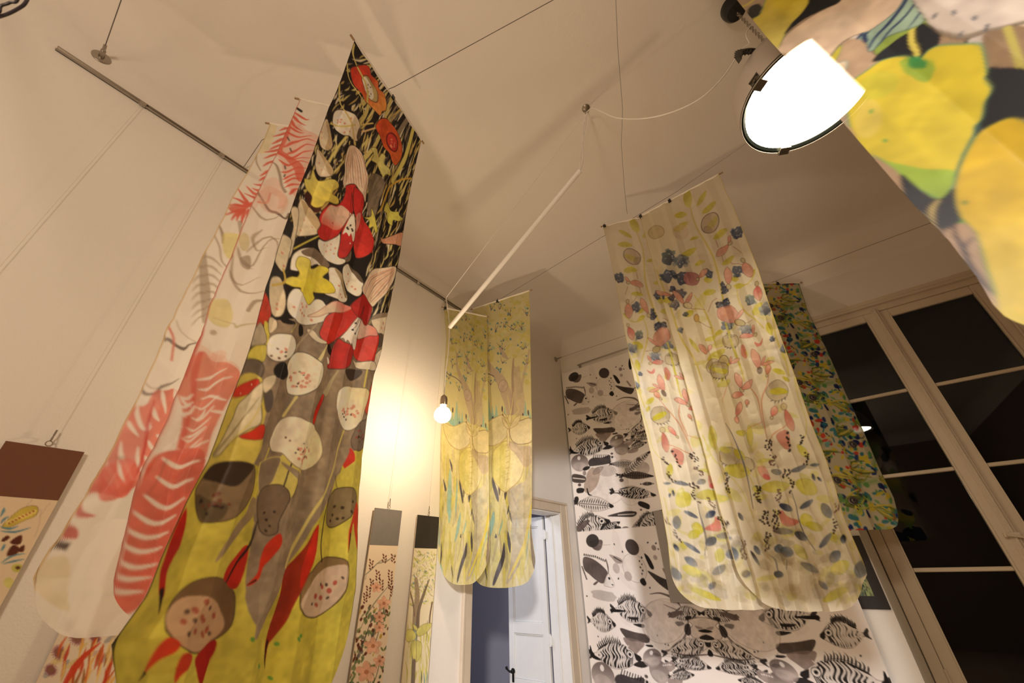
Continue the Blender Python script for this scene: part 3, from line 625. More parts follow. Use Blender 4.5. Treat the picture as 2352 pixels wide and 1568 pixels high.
    c.shape([(852, 760), (868, 730), (878, 790), (858, 820), (845, 800)], (96, 78, 60)); c.specks([(715, 675), (735, 672), (712, 692), (755, 702), (728, 690), (785, 765), (750, 770), (795, 670)], 6, PK); c.st([(760, 610), (790, 680), (815, 760), (828, 850)], 14, (224, 196, 120)); c.st([(665, 700), (740, 725), (830, 715)], 9, (226, 206, 110))
    for q, e in (([(612, 680), (640, 668), (655, 740), (672, 850), (645, 892), (600, 872), (580, 810), (590, 730)], [(628, 690), (650, 700), (672, 850), (645, 892), (625, 870), (645, 800)]), ([(570, 878), (620, 935), (668, 1030), (662, 1075), (630, 1088), (580, 1070), (555, 1000), (562, 930)], [(572, 880), (625, 940), (668, 1040), (655, 1080), (635, 1050), (620, 980)])):
        c.shape(q, (238, 220, 186), out=OUT, ow=5); c.shape(e, TAN); 
    c.specks([(600, 760), (600, 800), (585, 980), (600, 1030)], 5, PK)
    c.shape([(450, 1240), (510, 1290), (560, 1400), (565, 1470), (530, 1510), (420, 1500), (410, 1430)], (236, 218, 182), out=OUT, ow=5); c.shape([(455, 1245), (515, 1300), (565, 1420), (545, 1470), (500, 1380)], TAN); c.specks([(455, 1465), (480, 1390), (520, 1450)], 5, PK)
    c.shape([(480, 1095), (520, 1095), (540, 1025), (562, 1085), (590, 1112), (650, 1105), (705, 1130), (710, 1165), (672, 1190), (662, 1215), (710, 1235), (722, 1270), (690, 1282), (620, 1270), (590, 1302), (550, 1307), (525, 1280), (535, 1220), (490, 1160)], (228, 214, 108), out=(120, 100, 40), ow=4, grad=((236, 214, 90), (540, 1060), (640, 1270)))
    c.shape([(942, 880), (985, 885), (1005, 940), (1030, 915), (1050, 940), (1040, 990), (1080, 1040), (1082, 1080), (1050, 1070), (1030, 1092), (1010, 1040), (990, 990), (940, 970), (962, 930)], (226, 216, 128), out=(120, 100, 40), ow=4)
    c.shape([(950, 1310), (968, 1370), (975, 1440), (985, 1480), (965, 1500), (955, 1450), (925, 1460), (935, 1400), (900, 1375), (945, 1370)], (224, 212, 96), out=OUT, ow=3); c.shape([(1060, 1270), (1095, 1330), (1140, 1340), (1145, 1370), (1178, 1390), (1140, 1410), (1105, 1400), (1095, 1440), (1065, 1400), (1062, 1350), (1035, 1330)], (222, 214, 96), out=OUT, ow=3)
    bulb = [(780, 870), (830, 860), (870, 900), (890, 950), (905, 1030), (925, 1110), (912, 1200), (905, 1272), (885, 1230), (860, 1190), (830, 1142), (790, 1140), (765, 1165), (745, 1120), (755, 1040), (752, 950)]
    c.shape(bulb, (250, 222, 192), out=OUT, ow=5)
    for k in range(9): x = 765 + k * 15; c.st([(790 + k * 7, 880), (x + 5, 980), (x + 8 + k * 2, 1120 + k * 8)], [2, 5, 3], [(150, 100, 80), (224, 160, 120), (200, 130, 105)][k % 3], .8)
    # first lily
    c.shape([(560, 1540), (620, 1550), (700, 1510), (720, 1500), (715, 1600), (705, 1660), (752, 1690), (740, 1715), (700, 1722), (640, 1692), (590, 1642), (555, 1590)], (252, 240, 216), out=OUT, ow=5); c.specks([(610, 1575), (640, 1580), (660, 1610), (690, 1600), (630, 1620), (680, 1640), (665, 1570)], 5, PK)
    c.shape([(745, 1665), (790, 1620), (800, 1650), (790, 1690), (755, 1705)], (130, 112, 92))
    c.shape([(775, 1145), (838, 1150), (830, 1260), (812, 1345), (785, 1410), (732, 1470), (705, 1510), (655, 1538), (615, 1546), (570, 1532), (546, 1488), (568, 1440), (562, 1390), (590, 1330), (640, 1288), (700, 1290), (745, 1258), (770, 1190)], (208, 44, 40), out=OUT, ow=4)
    c.shape([(600, 1345), (645, 1295), (700, 1300), (745, 1290), (790, 1340), (800, 1370), (755, 1430), (700, 1470), (620, 1440), (575, 1425), (580, 1380)], (240, 210, 180), .92, grad=((230, 120, 100), (700, 1370), (690, 1500))); c.ell(672, 1418, 5, 5, 0, (190, 40, 50))
    c.shape([(832, 1160), (885, 1228), (895, 1290), (882, 1350), (905, 1400), (928, 1450), (945, 1530), (940, 1620), (900, 1662), (850, 1672), (830, 1640), (815, 1580), (820, 1480), (828, 1400), (815, 1300), (820, 1220)], (208, 42, 38), out=OUT, ow=4, grad=((222, 60, 52), (850, 1250), (890, 1600)))
    c.shape([(835, 1365), (868, 1350), (862, 1420), (832, 1485), (825, 1440)], (238, 190, 170), .7); c.st([(925, 1450), (948, 1550), (936, 1640)], [10, 16, 6], (204, 48, 40))
    c.shape([(790, 1375), (815, 1350), (822, 1430), (820, 1550), (795, 1612), (760, 1665), (722, 1676), (705, 1650), (715, 1580), (730, 1480), (760, 1420)], (206, 46, 42), out=OUT, ow=4); c.shape([(790, 1380), (815, 1355), (820, 1430), (818, 1540), (800, 1550), (790, 1500), (775, 1520), (760, 1490), (735, 1500), (765, 1430)], CR_)
    c.specks([(790, 1440), (768, 1455), (797, 1468), (772, 1465), (800, 1480)], 6, (40, 22, 20)); c.ell(780, 1572, 5, 5, 0, CR_)
    for x in (800, 812, 822): c.st([(810, 1200), (x, 1290), (x - 14, 1370)], 3, (90, 20, 20), .8)
    c.shape([(1005, 1480), (1030, 1530), (1180, 1485), (1170, 1580), (1100, 1575), (1025, 1555)], (222, 160, 126), out=OUT, ow=4)
    # middle of the cloth
    c.K(550, 480, 3.136)
    c.shape([(395, 190), (470, 210), (560, 160), (560, 330), (640, 420), (560, 700), (380, 560)], (40, 30, 24), .0)
    c.st([(390, 290), (480, 240), (560, 200)], 9, (214, 196, 80))
    c.shape([(180, 870), (330, 800), (600, 820), (700, 880), (1000, 900), (1030, 1000), (960, 1568), (900, 2600), (300, 3200), (-200, 2600), (0, 1500)], GB, 1, mott=.35)
    c.shape([(380, 0), (420, -20), (440, 40), (400, 300), (355, 360), (375, 240), (400, 120)], (232, 214, 178), out=OUT, ow=4)
    c.shape([(420, 840), (455, 845), (470, 900), (430, 915)], BK); c.shape([(620, 980), (695, 955), (690, 1010), (660, 1055), (620, 1030)], BK)
    c.shape([(740, 1160), (870, 1160), (860, 1210), (800, 1240), (752, 1210)], (66, 50, 40)); c.shape([(300, 780), (380, 830), (350, 840), (310, 820)], BK)
    c.shape([(380, 420), (400, 330), (445, 288), (500, 284), (560, 310), (620, 350), (646, 412), (600, 430), (560, 400), (500, 420), (440, 450), (390, 440)], CR_, out=OUT, ow=5); c.shape([(450, 300), (520, 288), (600, 335), (648, 395), (636, 420), (600, 405), (540, 370), (470, 340)], (130, 110, 88))
    c.shape([(640, 432), (680, 424), (720, 470), (740, 540), (778, 620), (770, 668), (720, 672), (650, 640), (600, 600), (640, 520)], CR_, out=OUT, ow=5); c.shape([(680, 424), (722, 470), (742, 540), (778, 620), (770, 640), (730, 570), (705, 500)], (176, 154, 112)); c.specks([(715, 620), (700, 560), (730, 640)], 6, PK)
    c.shape([(735, 420), (772, 398), (805, 420), (850, 470), (872, 540), (860, 612), (832, 636), (790, 600), (745, 530), (727, 480)], CR_, out=OUT, ow=5); c.shape([(775, 400), (810, 424), (852, 470), (872, 540), (850, 520), (820, 460)], (110, 94, 76)); c.specks([(780, 470), (790, 520), (810, 560), (775, 540), (825, 580)], 6, PK)
    c.shape([(385, 578), (425, 592), (460, 650), (505, 690), (550, 650), (590, 660), (612, 700), (625, 730), (615, 800), (560, 826), (500, 836), (420, 830), (370, 800), (342, 750), (336, 690), (352, 620)], CR_, out=OUT, ow=5); c.specks([(372, 714), (430, 690), (438, 755), (420, 735), (480, 703), (440, 712), (520, 800), (460, 770)], 8, PK)
    c.shape([(420, 362), (440, 340), (482, 362), (500, 400), (500, 432), (535, 430), (582, 405), (632, 420), (642, 450), (605, 488), (632, 512), (662, 550), (673, 602), (640, 613), (582, 606), (535, 600), (547, 640), (520, 680), (490, 686), (450, 640), (420, 600), (420, 575), (380, 562), (345, 530), (347, 500), (382, 486), (410, 492), (425, 460), (410, 410)], (230, 214, 96), out=(110, 88, 30), ow=4, grad=((242, 224, 60), (420, 380), (540, 560)))
    b2 = [(880, 622), (864, 580), (890, 520), (930, 460), (972, 430), (1040, 424), (1120, 416), (1127, 460), (1100, 530), (1052, 600), (1000, 660), (960, 706), (940, 690), (912, 650)]
    c.shape(b2, (250, 224, 194), out=OUT, ow=5)
    for k in range(9): c.st([(885 + k * 9, 610 + k * 9), (930 + k * 14, 500 + k * 10), (1110, 425 + k * 4)], [3, 6, 2], [(220, 140, 105), (160, 100, 76), (235, 176, 140)][k % 3], .85)
    # second lily
    c.shape([(630, 960), (940, 800), (985, 900), (1035, 905), (1030, 985), (985, 1000), (960, 1060), (980, 1160), (900, 1160)], GB, .6)
    c.shape([(945, 800), (980, 762), (1060, 750), (1070, 800), (1045, 902), (980, 900)], (240, 222, 190), out=OUT, ow=4); c.shape([(945, 800), (980, 762), (1060, 750), (1066, 775), (1000, 790)], (150, 130, 105)); c.specks([(1030, 825), (1015, 860), (1045, 862)], 9, (222, 170, 150))
    c.shape([(980, 905), (1036, 905), (1030, 985), (990, 1000), (975, 960)], (96, 84, 74)); c.shape([(960, 1062), (1000, 1022), (1030, 1020), (985, 1165), (960, 1110)], (238, 222, 196), out=OUT, ow=4)
    c.shape([(800, 685), (852, 740), (862, 790), (822, 830), (782, 862), (742, 900), (702, 940), (655, 968), (602, 980), (564, 910), (580, 850), (610, 780), (655, 752), (720, 750), (780, 720)], (222, 52, 36), out=OUT, ow=4, grad=((196, 40, 34), (620, 800), (820, 700)))
    c.shape([(495, 770), (560, 740), (620, 695), (665, 672), (740, 680), (797, 716), (745, 745), (680, 752), (620, 757), (560, 778)], (242, 218, 186), out=(170, 110, 90), ow=4, grad=((236, 140, 124), (620, 730), (760, 690)))
    c.shape([(836, 935), (880, 912), (975, 905), (986, 970), (966, 1050), (955, 1102), (890, 1106), (830, 1076), (805, 1040), (815, 980)], (222, 54, 40), out=OUT, ow=4); c.shape([(868, 790), (930, 832), (966, 862), (976, 918), (930, 915), (882, 932), (835, 938), (845, 860)], (244, 206, 184), out=OUT, ow=3, grad=((234, 150, 130), (860, 860), (950, 930)))
    c.shape([(715, 935), (745, 965), (775, 985), (802, 1016), (800, 1080), (780, 1130), (730, 1158), (680, 1155), (630, 1140), (650, 1080), (670, 1010), (692, 960)], (198, 44, 40), out=OUT, ow=4)
    c.shape([(858, 770), (850, 850), (832, 930), (822, 1012), (800, 1012), (786, 975), (775, 985), (760, 950), (748, 966), (740, 935), (722, 930), (760, 880), (800, 820), (832, 780)], (252, 240, 220), out=(90, 60, 50), ow=3)
    c.shape([(860, 630), (882, 620), (922, 660), (952, 700), (946, 760), (925, 830), (895, 836), (868, 800), (845, 790), (822, 780), (796, 695)], (184, 36, 34), out=OUT, ow=3)
    for a, b_ in (((880, 700), (812, 832)), ((885, 710), (792, 878)), ((890, 710), (810, 905))): c.st([a, ((a[0] + b_[0]) / 2 + 14, (a[1] + b_[1]) / 2), b_], 3, (60, 24, 20), .9); c.ell(b_[0], b_[1], 7, 7, 0, (24, 14, 12))
    c.shape([(806, 1075), (842, 1102), (960, 1102), (982, 1162), (900, 1162), (842, 1142)], (240, 226, 196), out=OUT, ow=4); c.shape([(613, 1068), (642, 1082), (650, 1112), (628, 1118)], CR_, out=OUT, ow=3); c.shape([(490, 865), (532, 880), (562, 930), (612, 976), (560, 970), (512, 920)], (236, 222, 190), out=OUT, ow=3)
    for q, w_, cc in (([(400, 1005), (470, 930), (552, 830)], [22, 12, 8], (188, 168, 136)), ([(350, 895), (392, 838)], 10, (190, 176, 110)), ([(556, 1092), (610, 988)], [22, 12], (232, 218, 150)), ([(620, 1330), (655, 1250), (695, 1168)], [30, 22, 8], (190, 174, 134)), ([(884, 1285), (905, 1165)], 12, (222, 204, 84)), ([(325, 1490), (402, 1352)], 14, (222, 204, 120))): c.st(q, w_, cc)
    for x, y, rx in ((286, 1175, 56),): c.ell(x, y, 54, 64, 0, BK, wob=.08)
    c.shape([(222, 950), (262, 900), (330, 908), (387, 940), (402, 1000), (370, 1060), (310, 1100), (250, 1100), (213, 1050)], CR_, out=OUT, ow=5); c.specks([(268, 1010), (308, 1040), (270, 1080), (232, 1058), (305, 1070)], 7, (80, 50, 40)); c.specks([(285, 1035), (310, 1020)], 9, PK)
    c.shape([(328, 1130), (360, 1070), (420, 1030), (485, 1040), (532, 1080), (582, 1140), (586, 1210), (550, 1280), (482, 1330), (410, 1346), (350, 1322), (328, 1250), (342, 1190)], (252, 238, 206), out=OUT, ow=5); c.rspecks(425, 1235, 75, 60, 16, 9, PK); c.rspecks(420, 1230, 70, 60, 6, 5, (70, 50, 40))
    c.shape([(600, 1338), (614, 1345), (592, 1420), (552, 1500), (532, 1552), (508, 1540), (520, 1470), (562, 1400)], (214, 42, 22), out=OUT, ow=3)
    c.shape([(968, 1240), (960, 1330), (940, 1400), (925, 1475), (905, 1470), (893, 1430), (920, 1350)], (216, 66, 24), out=OUT, ow=4)
    # left strip
    c.shape([(322, 180), (385, 210), (390, 260), (362, 380), (332, 450), (282, 400), (262, 340), (285, 260)], (238, 222, 186), out=OUT, ow=4); c.shape([(240, 495), (302, 488), (332, 560), (332, 690), (300, 772), (245, 740), (225, 600)], (236, 218, 180), out=OUT, ow=4); c.specks([(325, 310), (335, 405), (285, 680), (285, 715)], 9, PK)
    c.st([(330, 430), (340, 520), (250, 545)], 16, (222, 190, 80)); c.shape([(190, 600), (235, 690), (235, 790), (125, 860), (150, 760)], (216, 60, 26), out=OUT, ow=4); c.shape([(195, 810), (232, 830), (235, 920), (208, 975)], YE)
    c.shape([(160, 815), (195, 860), (212, 960), (100, 985), (75, 1010), (105, 900)], (196, 180, 150), out=OUT, ow=4); c.shape([(110, 990), (200, 972), (216, 1000), (195, 1090), (130, 1102), (60, 1072)], YE, out=OUT, ow=4)
    c.shape([(60, 1078), (180, 1098), (172, 1200), (120, 1242), (10, 1215), (35, 1130)], (118, 102, 84), out=OUT, ow=6); c.shape([(232, 780), (275, 790), (280, 850), (235, 890)], (232, 214, 176), out=OUT, ow=4)
    c.K(250, 700, 3.485)
    c.shape([(1215, 560), (1235, 700), (1225, 860), (1195, 1000), (1190, 1150), (1080, 1400), (1130, 1900), (300, 2700), (300, 1500), (900, 900), (1050, 580)], (216, 196, 84), 1, mott=.2)
    c.shape([(1060, 560), (1235, 545), (1245, 470), (1120, 420), (1070, 500)], (126, 108, 88), .0)
    c.shape([(1000, 680), (1060, 640), (1130, 610), (1212, 588), (1200, 660), (1110, 722), (985, 742)], (208, 48, 22), out=OUT, ow=4); c.specks([(1160, 635), (1066, 708)], 5, CR_)
    c.shape([(1240, 612), (1226, 700), (1205, 800), (1190, 950), (1120, 1000), (1050, 1050), (960, 1130), (890, 1205), (830, 1205), (890, 1110), (960, 980), (1005, 900), (1045, 800), (1130, 720)], (206, 190, 140), out=OUT, ow=5, grad=((236, 222, 182), (900, 1150), (1180, 720))); c.st([(1200, 740), (1060, 950), (850, 1190)], [4, 12, 20], (128, 112, 66), .6); c.st([(1215, 780), (1120, 960), (980, 1110)], 6, (226, 206, 80), .9)
    c.shape([(1056, 1052), (1130, 1012), (1202, 965), (1196, 1080), (1100, 1082)], (208, 50, 24), out=OUT, ow=4)
    c.shape([(1230, 700), (1275, 690), (1270, 800), (1240, 870), (1222, 840)], (96, 84, 74), out=OUT, ow=3); c.shape([(1240, 600), (1310, 570), (1300, 640), (1235, 710)], (226, 210, 172), out=OUT, ow=3)
    c.shape([(1270, 1445), (1330, 1285), (1400, 1190), (1450, 1240), (1510, 1320), (1500, 1400), (1400, 1568), (1270, 1568)], (222, 206, 100), .95)
    c.shape([(1990, 1160), (2060, 1120), (2060, 1300), (2030, 1440), (2010, 1700), (1700, 1700), (1830, 1450), (1870, 1300), (1900, 1200)], (214, 198, 50), .95)
    for q, w_, cc in (([(1285, 1150), (1225, 1300), (1190, 1450), (1180, 1600)], 15, (226, 208, 90)), ([(1500, 740), (1450, 810), (1400, 890)], 17, (226, 210, 130)), ([(1892, 1000), (1830, 1160), (1750, 1350), (1640, 1580), (1560, 1800)], 18, (226, 210, 110)), ([(1440, 1275), (1405, 1380), (1368, 1485)], 11, (70, 56, 48)), ([(1840, 1480), (1845, 1400), (1870, 1300)], 3, (60, 46, 38))): c.st(q, w_, cc)
    c.shape([(1930, 1148), (1955, 1200), (1950, 1270), (1922, 1340), (1915, 1448), (1903, 1350), (1878, 1290), (1880, 1240), (1908, 1200)], (206, 44, 22)); c.st([(1905, 1330), (1915, 1450)], [10, 2], (50, 20, 14))
    c.shape([(1282, 1110), (1300, 1040), (1340, 960), (1420, 900), (1500, 905), (1560, 945), (1632, 965), (1672, 1020), (1692, 1100), (1690, 1200), (1640, 1290), (1560, 1327), (1480, 1312), (1422, 1250), (1380, 1190), (1320, 1170)], (250, 236, 206), out=(110, 92, 70), ow=5, grad=((244, 230, 180), (1400, 1000), (1650, 1150)))
    c.rspecks(1540, 1210, 100, 70, 18, 10, PK); c.rspecks(1520, 1190, 120, 80, 9, 6, (60, 44, 38)); c.specks([(1410, 1065), (1435, 1092)], 7, (110, 70, 60))
    c.shape([(1790, 800), (1815, 690), (1890, 655), (1980, 662), (2078, 690), (2070, 760), (2040, 840), (2010, 930), (1960, 990), (1910, 1006), (1850, 962), (1800, 880)], (252, 240, 212), out=(110, 92, 60), ow=5, grad=((244, 226, 170), (1850, 800), (2040, 700))); c.rspecks(1920, 860, 75, 60, 14, 10, PK); c.rspecks(1920, 880, 70, 60, 7, 6, (50, 36, 32))
    c.shape([(1940, 1060), (1990, 950), (2030, 928), (2080, 925), (2065, 1020), (2050, 1130), (2000, 1172), (1950, 1160), (1935, 1110)], (122, 104, 86), out=OUT, ow=4); c.rspecks(2000, 1060, 40, 60, 10, 7, (150, 70, 60)); c.rspecks(2000, 1060, 40, 60, 6, 5, (30, 22, 20))
    c.K(50, 1050, 2.767)
    c.shape([(1120, 120), (1480, 60), (1500, 200), (1480, 420), (1420, 900), (1500, 1100), (1600, 900), (1900, 300), (2150, 60), (2200, 1000), (1700, 1700), (300, 1700), (500, 1100), (1000, 500)], (208, 192, 70), 1, mott=.28)
    c.shape([(1640, 30), (1760, 110), (1860, 100), (1900, 0), (2080, -60), (2010, 120), (1960, 240), (1860, 400), (1780, 560), (1700, 700), (1640, 850), (1560, 1000), (1500, 1110), (1455, 1160), (1480, 1000), (1500, 850), (1560, 700), (1600, 560), (1640, 420), (1690, 300), (1745, 190)], (160, 140, 112), 1, mott=.35)
    c.shape([(1505, 40), (1640, 0), (1610, 120), (1575, 180), (1520, 225), (1492, 120)], (150, 130, 104), out=(230, 210, 120), ow=6); c.shape([(1455, 260), (1500, 280), (1480, 380), (1400, 450), (1300, 560), (1200, 675), (1240, 580), (1330, 440), (1410, 360)], (160, 138, 100), 1)
    c.st([(1745, 120), (1720, 200), (1690, 260)], 5, (70, 56, 46)); c.st([(2010, -60), (1960, 120), (1850, 330), (1740, 560), (1690, 700)], 14, (222, 204, 120)); c.st([(1500, 40), (1490, 130), (1510, 240)], 9, (226, 208, 90))
    c.shape([(1108, 200), (1165, 110), (1215, 52), (1300, 28), (1390, 32), (1442, 62), (1460, 130), (1455, 210), (1430, 280), (1370, 350), (1290, 402), (1220, 416), (1150, 410), (1118, 350), (1105, 260)], (136, 112, 78), out=(40, 28, 20), ow=6); c.shape([(1150, 130), (1215, 56), (1300, 30), (1390, 34), (1440, 64), (1410, 120), (1340, 190), (1260, 160), (1200, 150)], (52, 36, 22), .95)
    c.shape([(1108, 240), (1200, 270), (1290, 310), (1250, 400), (1180, 412), (1120, 350)], (92, 76, 50), .8); c.rspecks(1230, 290, 90, 80, 9, 10, (120, 60, 40)); c.rspecks(1210, 290, 80, 90, 8, 8, (40, 28, 22))
    c.shape([(1505, 330), (1515, 250), (1540, 200), (1580, 178), (1635, 180), (1668, 220), (1672, 275), (1640, 350), (1612, 420), (1600, 482), (1555, 502), (1515, 470), (1505, 400)], (126, 106, 82), out=(50, 38, 28), ow=5); c.specks([(1540, 355), (1592, 350), (1550, 400), (1565, 440), (1545, 470)], 7, (40, 30, 24))
    c.shape([(1928, 400), (1945, 270), (2000, 206), (2080, 194), (2128, 232), (2122, 310), (2080, 380), (2000, 442), (1950, 442)], (136, 116, 78), out=(50, 38, 28), ow=5); c.specks([(1998, 314), (2038, 322), (1985, 368), (2012, 392), (2095, 285), (2085, 348), (1968, 405), (2040, 388)], 8, (50, 36, 28))
    c.shape([(1756, 900), (1775, 800), (1830, 712), (1900, 652), (1962, 635), (2040, 650), (2068, 692), (2066, 790), (2030, 882), (1960, 960), (1882, 1018), (1800, 1016), (1758, 980)], (136, 108, 68), out=(50, 38, 28), ow=6); c.shape([(1765, 910), (1840, 770), (1950, 702), (2058, 690), (2062, 790), (2022, 880), (1950, 965), (1880, 1012), (1800, 1010), (1762, 970)], (206, 178, 146)); c.specks([(1860, 885), (1915, 825), (1908, 895), (1960, 850), (1875, 940), (1990, 800)], 13, (170, 70, 56)); c.specks([(1900, 810), (1948, 812), (2030, 768), (1838, 935), (1950, 895)], 8, (60, 44, 38))
    c.shape([(912, 1080), (928, 1000), (980, 900), (1060, 810), (1150, 770), (1250, 774), (1330, 810), (1366, 870), (1362, 960), (1340, 1060), (1292, 1130), (1200, 1192), (1130, 1240), (1060, 1246), (1000, 1212), (960, 1170), (918, 1120)], (122, 92, 58), out=(50, 36, 28), ow=7); c.shape([(925, 1010), (980, 925), (1050, 886), (1150, 890), (1240, 930), (1292, 1000), (1290, 1100), (1200, 1190), (1110, 1240), (1020, 1220), (960, 1165), (918, 1090)], (204, 164, 122), mott=.15)
    c.specks([(1138, 1040), (1120, 1020), (1005, 1048), (1080, 1110), (1228, 1010), (1185, 1100), (1140, 925), (1152, 1130), (1072, 975)], 17, (170, 84, 60)); c.specks([(1180, 962), (1066, 1042), (1030, 985), (1028, 1126), (1214, 1124)], 13, (90, 68, 54))
    def red(q, col_=(196, 40, 18)): c.shape(q, col_, mott=.2)
    red([(1040, 325), (1046, 420), (1012, 560), (960, 650), (920, 740), (905, 880), (870, 880), (870, 740), (900, 650), (962, 480)], (190, 34, 12)); c.st([(888, 850), (884, 930), (880, 1005)], [34, 14, 3], (40, 22, 14))
    red([(1442, 558), (1446, 620), (1420, 740), (1382, 832), (1340, 832), (1300, 800), (1268, 772), (1300, 700), (1372, 620)]); c.st([(1502, 410), (1455, 560), (1382, 670), (1300, 795)], [5, 14, 16, 10], (34, 20, 14))
    red([(1612, 488), (1620, 560), (1560, 650), (1522, 700), (1500, 770), (1462, 812), (1432, 816), (1490, 740), (1508, 650), (1540, 560)], (206, 52, 26)); c.st([(1480, 785), (1435, 815)], [12, 4], (34, 20, 14))
    red([(1862, 428), (1842, 620), (1812, 720), (1770, 840), (1722, 950), (1680, 1050), (1622, 1150), (1582, 1220), (1560, 1330), (1555, 1200), (1608, 1050), (1650, 900), (1672, 750), (1740, 650), (1805, 550)], (160, 48, 24)); c.shape([(1862, 430), (1850, 600), (1800, 740), (1762, 840), (1770, 720), (1815, 560)], (204, 44, 14)); c.st([(1580, 1180), (1558, 1260), (1566, 1345)], [26, 16, 4], (40, 22, 14))
    red([(2128, 285), (2142, 350), (2136, 450), (2134, 590), (2112, 480), (2100, 420), (2082, 500), (2062, 605), (2066, 480), (2088, 400)], (206, 58, 20)); c.st([(2078, 490), (2062, 610)], [12, 3], (50, 24, 14))
    c.st([(2000, 120), (2016, 200)], 4, (70, 56, 40)); c.st([(1900, 665), (1888, 560), (1908, 400), (1940, 270), (1960, 210)], [12, 10, 10, 6, 4], (50, 38, 28))
    red([(922, 1148), (982, 1182), (960, 1240), (880, 1290), (830, 1350), (780, 1410), (820, 1320), (860, 1220)], (210, 62, 30)); red([(1000, 1250), (1062, 1262), (1040, 1330), (985, 1390), (950, 1440), (962, 1350)], (200, 60, 30)); red([(1248, 1165), (1252, 1230), (1212, 1320), (1170, 1450), (1140, 1440), (1110, 1380), (1086, 1290), (1150, 1225)], (170, 26, 10))
    c.st([(800, 1380), (760, 1425)], [22, 8], (40, 22, 14)); c.specks([(1445, 1160), (1500, 1330), (1635, 1190), (1755, 1138), (1590, 1408), (1740, 1160)], 12, (90, 150, 60))
    # stitched hems
    W_, H_ = c.w, c.h
    c.a[:, :1] = (60, 46, 34); c.a[:, -1:] = (90, 70, 44)
art_lily(c)
t = thing('silk_banner', V3((A + B) / 2), 'long silk banner with red lilies and speckled pods on black, yellow foot', 'banner')
bn.mesh(c.albedo(WARM), SILK['heavy'], t, 'silk'); rod(bn, t, clips=(.30,))

